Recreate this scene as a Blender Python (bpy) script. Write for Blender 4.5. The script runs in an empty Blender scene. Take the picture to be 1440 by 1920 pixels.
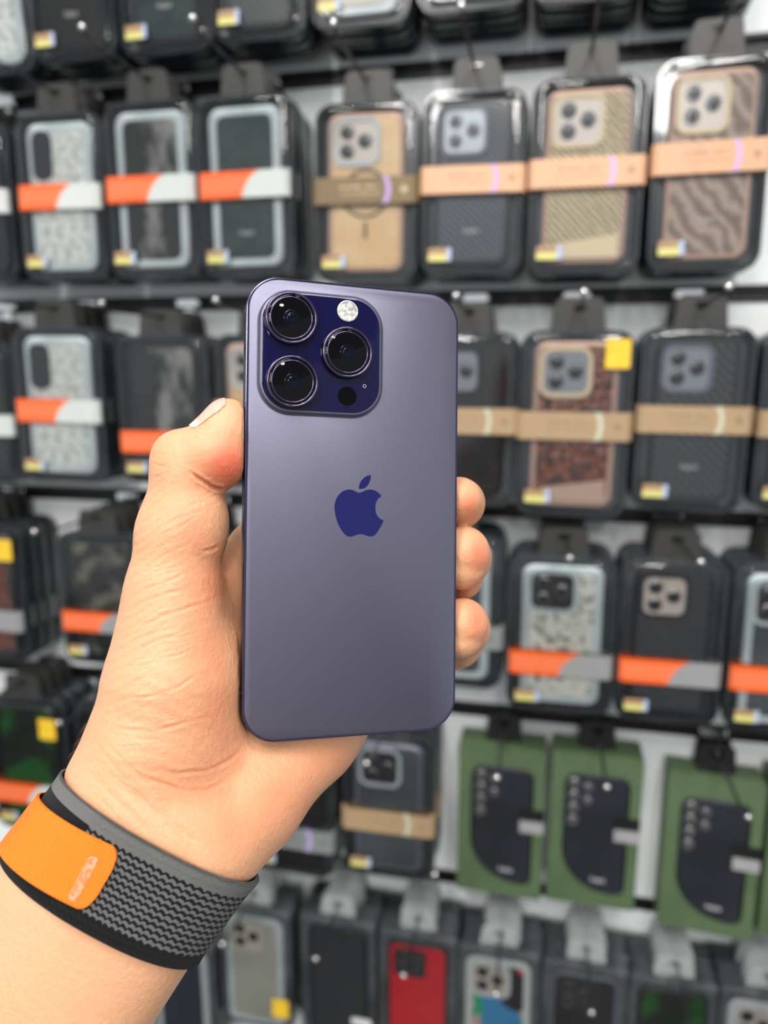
import bpy, math, random
import numpy as np
from mathutils import Vector, Matrix

# ------------------------------------------------------------------ camera, world, light
S = bpy.context.scene
COL = S.collection
S.unit_settings.system = 'METRIC'
CAM = Vector((0.0, 0.0, 1.45))
FPX = 1400.0
YAW, PITCH = math.radians(12.08), math.radians(11.15)
FW = Vector((-math.sin(YAW) * math.cos(PITCH), math.cos(YAW) * math.cos(PITCH), -math.sin(PITCH)))
RT = Vector((math.cos(YAW), math.sin(YAW), 0.0))
DN = FW.cross(RT)

cd = bpy.data.cameras.new('camera')
cam = bpy.data.objects.new('camera', cd)
COL.objects.link(cam)
cd.sensor_fit = 'VERTICAL'
cd.sensor_height = 36.0
cd.sensor_width = 27.0
cd.lens = FPX / 1920 * 36.0
cd.clip_start = 0.01
cd.clip_end = 50
cd.dof.use_dof = True
cd.dof.focus_distance = 0.240
cd.dof.aperture_fstop = 26.25 / 3.9
cam.matrix_world = Matrix((
    (RT.x, -DN.x, -FW.x, CAM.x), (RT.y, -DN.y, -FW.y, CAM.y), (RT.z, -DN.z, -FW.z, CAM.z), (0, 0, 0, 1)))
S.camera = cam

S.view_settings.view_transform = 'Standard'
S.view_settings.look = 'None'
S.view_settings.gamma = 1.0
S.view_settings.use_curve_mapping = False
S.view_settings.exposure = 0.22
S.cycles.use_denoising = True
S.cycles.max_bounces = 8
S.cycles.transparent_max_bounces = 16
S.cycles.caustics_reflective = False
S.cycles.caustics_refractive = False
S.cycles.sample_clamp_indirect = 6.0

W = bpy.data.worlds.new('world')
S.world = W
W.use_nodes = True
W.node_tree.nodes['Background'].inputs[0].default_value = (0.93, 0.97, 1.0, 1)
W.node_tree.nodes['Background'].inputs[1].default_value = 0.62

CEIL = 2.75


def area(name, loc, size, power, color=(1, 0.97, 0.93), shape='SQUARE', target=None, size_y=None):
    l = bpy.data.lights.new(name, 'AREA')
    l.shape = shape
    l.size = size
    if size_y:
        l.shape = 'RECTANGLE'
        l.size_y = size_y
    l.energy = power
    l.color = color
    o = bpy.data.objects.new(name, l)
    COL.objects.link(o)
    o.location = loc
    return o


# ------------------------------------------------------------------ helpers
def ray(px, py):
    return RT * ((px - 720) / FPX) + DN * ((py - 960) / FPX) + FW


def at(px, py, y):
    d = ray(px, py)
    return CAM + d * (y / d.y)


def prop(o, label=None, cat=None, group=None, kind=None):
    if label: o['label'] = label
    if cat: o['category'] = cat
    if group: o['group'] = group
    if kind: o['kind'] = kind
    return o


def mesh(name, vs, fs, mat, parent=None, smooth=True, angle=35, loc=None):
    me = bpy.data.meshes.new(name)
    me.from_pydata([tuple(v) for v in vs], [], fs)
    me.validate()
    me.update()
    if mat: me.materials.append(mat)
    if smooth:
        me.polygons.foreach_set('use_smooth', [True] * len(me.polygons))
        me.set_sharp_from_angle(angle=math.radians(angle))
    o = bpy.data.objects.new(name, me)
    COL.objects.link(o)
    if parent: o.parent = parent
    if loc: o.location = loc
    return o


def empty(name, loc=(0, 0, 0)):
    o = bpy.data.objects.new(name, None)
    o.empty_display_size = 0.02
    COL.objects.link(o)
    o.location = loc
    return o


def rrect(w, h, r, y, n=6, cx=0.0, cz=0.0, r4=None):
    """rounded rectangle loop in xz at depth y; r4 = radii (tr, tl, bl, br)"""
    rs = r4 or (r, r, r, r)
    out = []
    for k, (sx, sz) in enumerate(((1, 1), (-1, 1), (-1, -1), (1, -1))):
        rr = max(min(rs[k], w / 2 - 1e-6, h / 2 - 1e-6), 1e-6)
        if r4: rr = rs[k]
        for i in range(n + 1):
            a = math.pi / 2 * (k + i / n)
            out.append((cx + sx * (w / 2 - rr) + rr * math.cos(a), y, cz + sz * (h / 2 - rr) + rr * math.sin(a)))
    return out


def circ(r, y, n=24, cx=0.0, cz=0.0):
    return [(cx + r * math.cos(2 * math.pi * i / n), y, cz + r * math.sin(2 * math.pi * i / n)) for i in range(n)]


def loft(loops, cap0=True, cap1=True, flip=False):
    n = len(loops[0])
    vs = [p for l in loops for p in l]
    fs = []
    for k in range(len(loops) - 1):
        for i in range(n):
            j = (i + 1) % n
            f = (k * n + i, k * n + j, (k + 1) * n + j, (k + 1) * n + i)
            fs.append(f[::-1] if flip else f)
    if cap0:
        f = tuple(range(n))
        fs.append(f if flip else f[::-1])
    if cap1:
        f = tuple(range((len(loops) - 1) * n, len(loops) * n))
        fs.append(f[::-1] if flip else f)
    return vs, fs


def join(*parts):
    V, Fc = [], []
    for vs, fs in parts:
        b = len(V)
        V += list(vs)
        Fc += [tuple(i + b for i in f) for f in fs]
    return V, Fc


def boxm(x0, x1, y0, y1, z0, z1):
    vs = [(x, y, z) for z in (z0, z1) for y in (y0, y1) for x in (x0, x1)]
    fs = [(0, 2, 3, 1), (4, 5, 7, 6), (0, 1, 5, 4), (2, 6, 7, 3), (0, 4, 6, 2), (1, 3, 7, 5)]
    return vs, fs


def tube(pts, r, n=10, cap=True):
    pts = [Vector(p) for p in pts]
    loops = []
    for i, p in enumerate(pts):
        t = (pts[min(i + 1, len(pts) - 1)] - pts[max(i - 1, 0)]).normalized()
        a = t.cross(Vector((1, 0, 0.01)))
        if a.length < 0.1: a = t.cross(Vector((0, 0, 1)))
        a.normalize()
        b = t.cross(a)
        rr = r[i] if isinstance(r, (list, tuple)) else r
        loops.append([tuple(p + a * rr * math.cos(2 * math.pi * k / n) + b * rr * math.sin(2 * math.pi * k / n)) for k in range(n)])
    return loft(loops, cap, cap)


def ball(c, r, n=12, m=8):
    loops = []
    for i in range(1, m):
        a = math.pi * i / m
        loops.append([(c[0] + r * math.sin(a) * math.cos(2 * math.pi * k / n), c[1] - r * math.cos(a), c[2] + r * math.sin(a) * math.sin(2 * math.pi * k / n)) for k in range(n)])
    return loft(loops)


# ------------------------------------------------------------------ materials
def srgb(r, g, b):
    f = lambda c: (c / 255) / 12.92 if c / 255 <= 0.04045 else ((c / 255 + 0.055) / 1.055) ** 2.4
    return (f(r), f(g), f(b), 1)


class NT:
    def __init__(s, name):
        s.m = bpy.data.materials.new(name)
        s.m.use_nodes = True
        s.t = s.m.node_tree
        s.p = s.t.nodes['Principled BSDF']

    def n(s, typ, **kw):
        x = s.t.nodes.new(typ)
        for k, v in kw.items():
            if k.startswith('i_'):
                key = k[2:]
                x.inputs[int(key) if key.isdigit() else key].default_value = v
            else:
                setattr(x, k, v)
        return x

    def l(s, a, b):
        s.t.links.new(a, b)

    def math(s, op, a, b=None, c=None):
        x = s.n('ShaderNodeMath', operation=op)
        for i, v in enumerate((a, b, c)):
            if v is None: continue
            if isinstance(v, (int, float)): x.inputs[i].default_value = v
            else: s.l(v, x.inputs[i])
        return x.outputs[0]

    def mix(s, fac, a, b):
        x = s.n('ShaderNodeMix', data_type='RGBA')
        if isinstance(fac, (int, float)): x.inputs[0].default_value = fac
        else: s.l(fac, x.inputs[0])
        for i, v in ((6, a), (7, b)):
            if isinstance(v, tuple): x.inputs[i].default_value = v
            else: s.l(v, x.inputs[i])
        return x.outputs[2]

    def xyz(s, src='Object'):
        tc = s.n('ShaderNodeTexCoord')
        sp = s.n('ShaderNodeSeparateXYZ')
        s.l(tc.outputs[src], sp.inputs[0])
        return tc.outputs[src], sp.outputs[0], sp.outputs[1], sp.outputs[2]

    def bump(s, h, strength=0.3, dist=0.001):
        b = s.n('ShaderNodeBump')
        b.inputs['Strength'].default_value = strength
        b.inputs['Distance'].default_value = dist
        s.l(h, b.inputs['Height'])
        s.l(b.outputs[0], s.p.inputs['Normal'])


def plain(name, col, rough=0.5, metal=0.0, spec=0.5, coat=0.0, emit=None, estr=0):
    k = NT(name)
    k.p.inputs['Base Color'].default_value = col
    k.p.inputs['Roughness'].default_value = rough
    k.p.inputs['Metallic'].default_value = metal
    k.p.inputs['Specular IOR Level'].default_value = spec
    k.p.inputs['Coat Weight'].default_value = coat
    k.p.inputs['Coat Roughness'].default_value = 0.05
    if emit:
        k.p.inputs['Emission Color'].default_value = emit
        k.p.inputs['Emission Strength'].default_value = estr
    return k.m


def noisy(name, c1, c2, scale, rough=0.5, coat=0.0, kind='noise', detail=3, lo=0.4, hi=0.6, metal=0.0, stretch=(1, 1, 1), rot=0.0, dist=0.0, bump=0.0):
    k = NT(name)
    tc = k.n('ShaderNodeTexCoord')
    mp = k.n('ShaderNodeMapping')
    mp.inputs['Scale'].default_value = stretch
    mp.inputs['Rotation'].default_value = (0, rot, 0)
    k.l(tc.outputs['Object'], mp.inputs[0])
    if kind == 'noise':
        t = k.n('ShaderNodeTexNoise', i_Scale=scale, i_Detail=detail)
        o = t.outputs[0]
    elif kind == 'voronoi':
        t = k.n('ShaderNodeTexVoronoi', i_Scale=scale)
        o = t.outputs['Distance']
    elif kind == 'cell':
        t = k.n('ShaderNodeTexVoronoi', i_Scale=scale)
        sp = k.n('ShaderNodeSeparateColor')
        o = None
    elif kind == 'wave':
        t = k.n('ShaderNodeTexWave', i_Scale=scale, i_Distortion=dist)
        t.inputs['Detail Scale'].default_value = 2.0
        o = t.outputs['Fac']
    elif kind == 'checker':
        t = k.n('ShaderNodeTexChecker', i_Scale=scale)
        o = t.outputs['Fac']
    k.l(mp.outputs[0], t.inputs['Vector'])
    if kind == 'cell':
        k.l(t.outputs['Color'], sp.inputs[0])
        o = sp.outputs[0]
    mr = k.n('ShaderNodeMapRange')
    mr.inputs[1].default_value = lo
    mr.inputs[2].default_value = hi
    k.l(o, mr.inputs[0])
    k.l(k.mix(mr.outputs[0], c1, c2), k.p.inputs['Base Color'])
    k.p.inputs['Roughness'].default_value = rough
    k.p.inputs['Metallic'].default_value = metal
    k.p.inputs['Coat Weight'].default_value = coat
    if bump:
        k.bump(mr.outputs[0], bump, 0.001)
    return k.m


def clearm(name, tint=(1, 1, 1, 1), ior=1.5, rough=0.04, gain=1.0, base=0.0):
    """thin clear plastic sheet: passes light, mirrors by angle"""
    k = NT(name)
    k.t.nodes.remove(k.p)
    out = [x for x in k.t.nodes if x.type == 'OUTPUT_MATERIAL'][0]
    tr = k.n('ShaderNodeBsdfTransparent')
    tr.inputs[0].default_value = tint
    gl = k.n('ShaderNodeBsdfGlossy')
    gl.inputs['Roughness'].default_value = rough
    fr = k.n('ShaderNodeFresnel')
    fr.inputs[0].default_value = ior
    f = k.math('ADD', k.math('MULTIPLY', fr.outputs[0], gain), base)
    mx = k.n('ShaderNodeMixShader')
    k.l(f, mx.inputs[0])
    k.l(tr.outputs[0], mx.inputs[1])
    k.l(gl.outputs[0], mx.inputs[2])
    k.l(mx.outputs[0], out.inputs[0])
    return k.m


M = {}
M['white_wall'] = noisy('white_wall', srgb(226, 230, 231), srgb(238, 240, 240), 3, rough=0.45)
M['floor'] = noisy('floor_tile', srgb(72, 70, 68), srgb(92, 90, 88), 4, rough=0.3)
M['ceiling'] = plain('ceiling_paint', srgb(225, 225, 225), 0.8)
M['black_rail'] = plain('black_rail', srgb(14, 14, 15), 0.45)
M['tray'] = noisy('tray_plastic', srgb(38, 43, 47), srgb(52, 58, 62), 25, rough=0.2, coat=0.5)
M['tab'] = plain('tab_plastic', srgb(46, 45, 43), 0.45)
M['black_tab'] = plain('black_tab', srgb(18, 18, 18), 0.4)
M['blister'] = clearm('blister_plastic', (0.97, 0.985, 0.99, 1), 1.45, 0.06, 1.0, 0.02)
M['clear'] = clearm('clear_plastic', (0.97, 0.99, 0.99, 1), 1.45, 0.05, 1.0, 0.008)
M['clear_tab'] = clearm('clear_tab_plastic', (0.95, 0.97, 0.97, 1), 1.5, 0.15, 1.2, 0.15)
_t = M['clear_tab'].node_tree
_o = [x for x in _t.nodes if x.type == 'OUTPUT_MATERIAL'][0]
_m = _t.nodes.new('ShaderNodeMixShader'); _d = _t.nodes.new('ShaderNodeBsdfDiffuse')
_d.inputs[0].default_value = (.85, .88, .88, 1); _m.inputs[0].default_value = .24
_t.links.new(_o.inputs[0].links[0].from_socket, _m.inputs[1]); _t.links.new(_d.outputs[0], _m.inputs[2]); _t.links.new(_m.outputs[0], _o.inputs[0])
M['chrome'] = plain('chrome', (0.8, 0.8, 0.8, 1), 0.18, 1.0)
M['rod'] = plain('rod_steel', (0.10, 0.10, 0.11, 1), 0.3, 0.9)
M['light'] = plain('lamp_panel', (1, 1, 1, 1), 0.5, emit=(1, 0.98, 0.95, 1), estr=14)
M['lamp_frame'] = plain('lamp_frame', srgb(200, 200, 200), 0.4)
# ------------------------------------------------------------------ the shop: slatted wall, floor, ceiling with its lamps, plus added ones
WY = 0.85           # wall face
BARS = [0.538, 0.304, 0.0715, -0.1633, -0.4105, -0.6445, -0.88]   # rail heights relative to the camera
prop(mesh('wall_back', *boxm(-2.6, 2.2, WY + .012, WY + .10, 0, CEIL), M['white_wall'], smooth=False), kind='structure')
prop(mesh('floor', *boxm(-2.6, 2.2, -3.6, WY + .10, -.1, 0), M['floor'], smooth=False), kind='structure')
prop(mesh('ceiling', *boxm(-2.6, 2.2, -3.6, WY + .10, CEIL, CEIL + .1), M['ceiling'], smooth=False), kind='structure')
zs = [CAM.z + b for b in BARS]
ntr = 0
for i in range(-3, len(BARS) + 1):
    # white slat boards between the black rails
    zt = (zs[i - 1] if i > 0 else zs[0] - .234 * (i - 1)) if i <= len(BARS) else 0
    zb = zs[i] if 0 <= i < len(BARS) else (zs[0] - .234 * i if i < 0 else .12)
    if i == len(BARS): zt = zs[-1]
    ntr += 1
    w = rrect(1, 1, .001, 0, 1)
    v = boxm(-2.6, 2.2, WY, WY + .0125, zb + .0085, zt - .0085)
    prop(mesh('trim_%d' % ntr, *v, M['white_wall'], smooth=False), kind='structure')
    if i < len(BARS):
        ntr += 1
        prop(mesh('trim_%d' % ntr, *join(boxm(-2.6, 2.2, WY + .004, WY + .0122, zb - .0085, zb + .0085), boxm(-2.6, 2.2, WY - .002, WY + .004, zb - .0085, zb - .0045), boxm(-2.6, 2.2, WY - .002, WY + .004, zb + .0045, zb + .0085)), M['black_rail'], smooth=False), kind='structure')

for i, (x, y) in enumerate(((-.75, -.25), (.0, -.25), (.75, -.25), (-.75, -1.2), (.0, -1.2), (.75, -1.2))):
    r = empty('ceiling_lamp', (x, y, CEIL))
    prop(r, '', 'lamp', 'round recessed ceiling lamps')
    r['label'] = 'round recessed ceiling lamp, %s of the row %s' % (('left', 'middle', 'right')[i % 3], ('nearest the case wall', 'farther from the case wall')[i // 3])
    rg = [[(px, py, pz) for px, pz, py in circ(rad, h, 32)] for rad, h in ((.085, 0), (.085, -.006), (.07, -.012), (.066, -.006), (.066, 0))]
    mesh('lamp_ring', *loft([[(a, b, c) for a, b, c in [(p[0], p[1], p[2]) for p in l]] for l in rg]), M['lamp_frame'], r)
    mesh('lamp_lens', *loft([[(p[0], p[1], -.003) for p in circ2] for circ2 in ([(q[0], q[2], 0) for q in circ(.066, 0, 32)], [(q[0] * .5, q[2] * .5, 0) for q in circ(.066, 0, 32)])], cap0=False), M['light'], r)
for i, (x, y, p) in enumerate(((-.75, -.25, 2), (.0, -.25, 2.4), (.75, -.25, 2), (-.75, -1.2, 2.5), (.0, -1.2, 4), (.75, -1.2, 2.5))):
    area('lamp_light', (x, y, CEIL - .03), .13, p, (1, .95, .88), 'DISK')
for i, x in enumerate((-.85, -.3, .25, .8)):  # spotlights added out of view to brighten the wall and packages
    r = empty('added_spotlight', (x, -.1, CEIL))
    prop(r, 'added unseen spotlight aimed at the case wall, %s of four' % ('first from the left', 'second from the left', 'third from the left', 'rightmost')[i], 'lamp')
    d_ = Vector((-.18 - x * .0, .95, -1.36)).normalized()
    mesh('spot_stem', *tube([(0, 0, 0), (0, 0, -.05)], .008, 10), M['rod'], r)
    mesh('spot_body', *tube([tuple(Vector((0, 0, -.06)) - d_ * .05), tuple(Vector((0, 0, -.06)) + d_ * .04)], [.022, .032], 20), M['lamp_frame'], r)
    l = bpy.data.lights.new('spot_light', 'SPOT')
    l.energy = 19; l.spot_size = math.radians(44); l.spot_blend = .5; l.shadow_soft_size = .03; l.color = (1, .98, .95)
    o = bpy.data.objects.new('spot_light', l); COL.objects.link(o)
    o.location = Vector((x, -.1, CEIL - .06)) + d_ * .05
    o.rotation_euler = Vector((0, .95, -1.5)).to_track_quat('-Z', 'Y').to_euler()
for i, (x, y, pw_) in enumerate(((-.4, -.75, 8), (.45, -.75, 8), (-.5, -2.5, 26), (.5, -2.5, 26))):  # rear pair is added, unseen, for more frontal light
    r = empty('panel_lamp', (x, y, CEIL))
    prop(r, 'long white panel lamp, %s, %s the camera' % (('left of the pair', 'right of the pair')[i % 2], ('above', 'added well behind')[i // 2]), 'lamp')
    mesh('lamp_housing', *boxm(-.10, .10, -.62, .62, -.03, 0), M['lamp_frame'], r, smooth=False)
    mesh('diffuser', *boxm(-.085, .085, -.6, .6, -.034, -.0305), M['light'], r, smooth=False)
    area('panel_light', (x, y, CEIL - .04), .17, pw_, (1, .98, .95), size_y=1.2)
# ------------------------------------------------------------------ packaged phone cases hanging on the wall
WB, HB, TB = .105, .180, .0195
PITCHB = .0205
rnd = random.Random(11)


def z_from(px, py, y):
    return at(px, py, y)


def tray_mesh():
    l = [rrect(WB - .004, HB - .004, .016, 0), rrect(WB, HB, .018, -.0015), rrect(WB, HB, .018, -.0105), rrect(WB - .0015, HB - .0015, .0175, -.0125),
         rrect(WB - .013, HB - .013, .012, -.0125), rrect(WB - .016, HB - .016, .0105, -.0035)]
    return loft([[(x, y, z + HB / 2) for x, y, z in q] for q in l])


def blister_mesh():
    l = [rrect(WB - .0065, HB - .0065, .0150, -.0126), rrect(WB - .0075, HB - .0075, .0145, -.0160), rrect(WB - .0095, HB - .0095, .0135, -.0185), rrect(WB - .014, HB - .014, .0115, -.0195),
         rrect(WB - .022, HB - .022, .0085, -.0192)]
    return loft([[(x, y, z + HB / 2) for x, y, z in q] for q in l], cap0=False)


def tab_mesh(w=.044, h=.032, t=.0012, y=-.0095, z0=None, hole=.0035, r=.007):
    z0 = HB - .002 if z0 is None else z0
    out = rrect(w, h, r, 0, 6, 0, z0 + h / 2, r4=(r, r, .0012, .0012))
    hl = rrect(hole * 3.6, hole * 2, hole * .98, 0, 6, 0, z0 + h - .0095)
    a = [(x * (1.0 if z > z0 + h * .4 else 1.12), y + t / 2, z) for x, _, z in out]
    b = [(x, y - t, z) for x, y, z in a]
    c = [(x, y - t / 2, z) for x, _, z in hl]
    d = [(x, y + t / 2, z) for x, _, z in hl]
    n = len(a)
    vs = a + b + c + d
    fs = []
    for k_ in range(4):
        for i in range(n):
            j = (i + 1) % n
            fs.append((k_ * n + i, k_ * n + j, ((k_ + 1) % 4) * n + j, ((k_ + 1) % 4) * n + i))
    return vs, fs


ME = {}


def inst(name, key, builder, mat, parent, loc=(0, 0, 0), angle=35):
    """a part whose mesh is shared with the same part on other packages"""
    kk = (key, mat.name)
    if kk not in ME:
        o = mesh(name, *builder(), mat, parent, angle=angle)
        ME[kk] = o.data
    else:
        o = bpy.data.objects.new(name, ME[kk])
        COL.objects.link(o)
        o.parent = parent
    o.location = loc
    return o


def band_mesh(w=WB + .0014):
    h = .0265
    l = []
    for zz in (-h / 2, h / 2):
        l.append([(-w / 2, -.001, zz), (-w / 2, -.0165, zz), (-w / 2 + .0045, -.0203, zz), (w / 2 - .0045, -.0203, zz), (w / 2, -.0165, zz), (w / 2, -.001, zz)])
    return loft(l)


def band_mat(name, kind):
    k = NT(name)
    _, x, y, z = k.xyz()
    if kind.startswith('orange'):
        # orange field, white field beyond a curved boundary
        r = k.math('SQRT', k.math('ADD', k.math('POWER', k.math('SUBTRACT', x, .034), 2.0), k.math('POWER', k.math('ADD', z, .019), 2.0)))
        f = k.math('MAXIMUM', k.math('LESS_THAN', r, .036), k.math('GREATER_THAN', x, .034))
        base = k.mix(f, srgb(222, 88, 18), srgb(188, 193, 190) if kind == 'orange' else srgb(136, 138, 138))  # the darker copy paints the fourth row's shade into the white field
        ln = k.math('GREATER_THAN', k.math('SINE', k.math('MULTIPLY', z, 2600)), .45)
        base = k.mix(k.math('MULTIPLY', ln, k.math('MULTIPLY', k.math('SUBTRACT', 1.0, f), k.math('MULTIPLY', .35, k.math('LESS_THAN', k.math('ABSOLUTE', z), .009)))), base, srgb(250, 200, 170))
    else:
        c1, c2 = {'kraft': (srgb(206, 160, 126), srgb(130, 92, 70)), 'tan': (srgb(160, 134, 102), srgb(110, 88, 64)), 'gold': (srgb(116, 96, 68), srgb(220, 205, 170)), 'grey': (srgb(120, 124, 124), srgb(80, 80, 80))}[kind]
        nz = k.n('ShaderNodeTexNoise', i_Scale=420, i_Detail=1)
        mp = k.n('ShaderNodeMapping'); mp.inputs['Scale'].default_value = (1, 0, .12)
        tc = k.n('ShaderNodeTexCoord'); k.l(tc.outputs['Object'], mp.inputs[0]); k.l(mp.outputs[0], nz.inputs['Vector'])
        words = k.math('GREATER_THAN', nz.outputs[0], .47)
        line1 = k.math('LESS_THAN', k.math('ABSOLUTE', k.math('SUBTRACT', z, .0035)), .0012)
        line2 = k.math('LESS_THAN', k.math('ABSOLUTE', k.math('ADD', z, .003)), .0009)
        mid = k.math('LESS_THAN', k.math('ABSOLUTE', k.math('ADD', x, .004)), .021)
        f = k.math('MULTIPLY', k.math('MULTIPLY', words, k.math('MAXIMUM', line1, k.math('MULTIPLY', line2, .8))), mid)
        base = k.mix(k.math('MULTIPLY', f, .6), c1, c2)
        # printed ring segments either side of the words
        r = k.math('SQRT', k.math('ADD', k.math('POWER', k.math('ADD', x, .002), 2.0), k.math('POWER', z, 2.0)))
        arc = k.math('MULTIPLY', k.math('LESS_THAN', k.math('ABSOLUTE', k.math('SUBTRACT', r, .0265)), .0022), k.math('GREATER_THAN', x, 0.0))
        base = k.mix(k.math('MULTIPLY', arc, .75), base, srgb(190, 160, 225) if kind != 'tan' else srgb(190, 200, 180))
        dot = k.math('LESS_THAN', k.math('SQRT', k.math('ADD', k.math('POWER', k.math('SUBTRACT', x, .040), 2.0), k.math('POWER', z, 2.0))), .0035)
        base = k.mix(k.math('MULTIPLY', dot, .5), base, c2)
    k.l(base, k.p.inputs['Base Color'])
    k.p.inputs['Roughness'].default_value = .55
    return k.m


for q in ('orange', 'orange_shaded', 'kraft', 'tan', 'gold', 'grey'):
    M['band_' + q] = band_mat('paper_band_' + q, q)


def sticker_mat():
    k = NT('price_sticker')
    _, x, y, z = k.xyz()
    b = k.mix(k.math('GREATER_THAN', z, 0.0), srgb(196, 190, 96), srgb(120, 30, 36))
    b = k.mix(k.math('GREATER_THAN', k.math('SINE', k.math('MULTIPLY', x, 3000)), .5), b, srgb(210, 205, 150))
    nz = k.n('ShaderNodeTexNoise', i_Scale=300)
    cr = k.n('ShaderNodeValToRGB')
    cr.color_ramp.elements[0].color = srgb(110, 118, 200); cr.color_ramp.elements[1].color = srgb(196, 214, 206)
    cr.color_ramp.elements[0].position = .4; cr.color_ramp.elements[1].position = .6
    k.l(nz.outputs[0], cr.inputs[0])
    b = k.mix(k.math('GREATER_THAN', x, .0075), b, cr.outputs[0])
    k.l(b, k.p.inputs['Base Color'])
    k.p.inputs['Roughness'].default_value = .35
    return k.m


M['sticker'] = sticker_mat()
M['yellow'] = noisy('yellow_tag', srgb(218, 176, 34), srgb(228, 188, 50), 90, rough=.5)
M['label_white'] = plain('label_white', srgb(205, 205, 205), .5)
C = {}
bk1, bk2 = srgb(24, 25, 27), srgb(52, 53, 55)
C['glitter'] = noisy('white_glitter', srgb(170, 176, 168), srgb(248, 250, 244), 120, rough=.35, detail=6, lo=.34, hi=.54, bump=.3)
C['speckle'] = noisy('white_speckled', srgb(80, 80, 74), srgb(246, 245, 232), 150, rough=.4, detail=4, lo=.34, hi=.50)
C['snake'] = noisy('black_snakeskin', srgb(24, 24, 24), srgb(150, 150, 146), 30, rough=.28, kind='noise', detail=8, lo=.50, hi=.62, stretch=(1, 1, .5), rot=.75, bump=.6)
C['green'] = noisy('dark_green_leather', srgb(26, 40, 42), srgb(40, 58, 58), 60, rough=.4)
C['gold'] = noisy('brushed_gold', srgb(244, 200, 144), srgb(252, 214, 160), 25, rough=.3, metal=.0)
C['navy'] = noisy('navy_carbon', srgb(30, 34, 44), srgb(74, 80, 94), 60, rough=.35, kind='wave', dist=.5, rot=.8, lo=.2, hi=.8, bump=.3)
C['beige'] = noisy('beige_weave', srgb(110, 94, 70), srgb(250, 230, 186), 62, rough=.45, kind='wave', dist=2.5, rot=.75, lo=.25, hi=.75, bump=.3)
C['chevron'] = noisy('brown_chevron', srgb(128, 104, 90), srgb(186, 162, 144), 22, rough=.4, kind='wave', dist=6, rot=.75, lo=.2, hi=.8)
C['croc'] = noisy('brown_crocodile', srgb(150, 72, 34), srgb(40, 20, 14), 150, rough=.22, kind='voronoi', lo=.30, hi=.75, stretch=(1, 1, 1.3), bump=.6)
C['carbon'] = noisy('black_carbon', srgb(18, 19, 22), srgb(84, 86, 90), 46, rough=.35, kind='wave', dist=.2, rot=.8, lo=.3, hi=.9, bump=.3)
C['black'] = noisy('black_matte', srgb(14, 15, 17), srgb(24, 25, 28), 40, rough=.45)
C['floral'] = noisy('grey_floral', srgb(24, 24, 22), srgb(128, 122, 108), 42, rough=.4, detail=4, lo=.48, hi=.62)
C['slate'] = noisy('slate_glass', srgb(66, 72, 76), srgb(92, 100, 104), 8, rough=.25)
C['white'] = noisy('pearl_white', srgb(206, 200, 186), srgb(222, 216, 204), 8, rough=.35)
C['leaf'] = noisy('bright_green', srgb(12, 28, 14), srgb(20, 96, 30), 14, rough=.4, lo=.5, hi=.55)
C['red'] = noisy('glossy_red', srgb(226, 8, 36), srgb(238, 16, 46), 12, rough=.22)
C['smoke'] = noisy('smoky_grey', srgb(172, 170, 158), srgb(190, 187, 174), 10, rough=.25)
k = NT('colourful_print')
tc = k.n('ShaderNodeTexCoord'); vo = k.n('ShaderNodeTexVoronoi', i_Scale=34)
nzz = k.n('ShaderNodeTexNoise', i_Scale=18); k.l(tc.outputs['Object'], nzz.inputs['Vector'])
mxv = k.n('ShaderNodeMix', data_type='VECTOR'); mxv.inputs[0].default_value = .06
k.l(tc.outputs['Object'], mxv.inputs[4]); k.l(nzz.outputs['Color'], mxv.inputs[5]); k.l(mxv.outputs[1], vo.inputs['Vector'])
sp = k.n('ShaderNodeSeparateColor'); k.l(vo.outputs['Color'], sp.inputs[0])
cr = k.n('ShaderNodeValToRGB'); cr.color_ramp.interpolation = 'CONSTANT'
cols = [srgb(40, 34, 44), srgb(32, 176, 128), srgb(216, 44, 66), srgb(236, 178, 140), srgb(70, 150, 205), srgb(196, 60, 140), srgb(40, 34, 44), srgb(236, 160, 60)]
while len(cr.color_ramp.elements) < len(cols): cr.color_ramp.elements.new(.5)
for i, c in enumerate(cols):
    cr.color_ramp.elements[i].position = i / len(cols); cr.color_ramp.elements[i].color = c
k.l(sp.outputs[0], cr.inputs[0]); k.l(cr.outputs[0], k.p.inputs['Base Color']); k.p.inputs['Roughness'].default_value = .3
C['print'] = k.m
F = {'clear': noisy('frosted_frame', srgb(196, 206, 208), srgb(220, 228, 230), 20, rough=.25), 'cream': plain('cream_frame', srgb(250, 226, 186), .4), 'rose': plain('rose_frame', srgb(206, 170, 152), .4),
     'dark': plain('dark_frame', srgb(34, 36, 40), .35), 'grey': plain('grey_frame', srgb(112, 114, 130), .35), 'none': plain('black_frame', srgb(20, 20, 21), .4), 'whitef': plain('white_frame', srgb(222, 226, 226), .4)}
M['camplate_l'] = plain('pale_camera_plate', srgb(214, 200, 190), .3, .1)
M['camplate_d'] = plain('dark_camera_plate', srgb(40, 38, 46), .2)
M['camplate_s'] = plain('silver_camera_plate', srgb(150, 154, 162), .3, .3)
M['eye'] = plain('camera_eye', srgb(12, 22, 28), .08)
M['ringm'] = plain('camera_ring', srgb(140, 140, 140), .25, .9)

M['ringd'] = plain('dark_magnet_ring', srgb(96, 80, 60), .4)
CW, CH = .077, .158


def case_frame():
    l = [rrect(CW - .002, CH - .002, .011, 0), rrect(CW, CH, .012, -.002), rrect(CW, CH, .012, -.007), rrect(CW - .003, CH - .003, .011, -.0088), rrect(CW - .006, CH - .006, .0095, -.0088), rrect(CW - .007, CH - .007, .009, -.008)]
    return loft(l)


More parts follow.
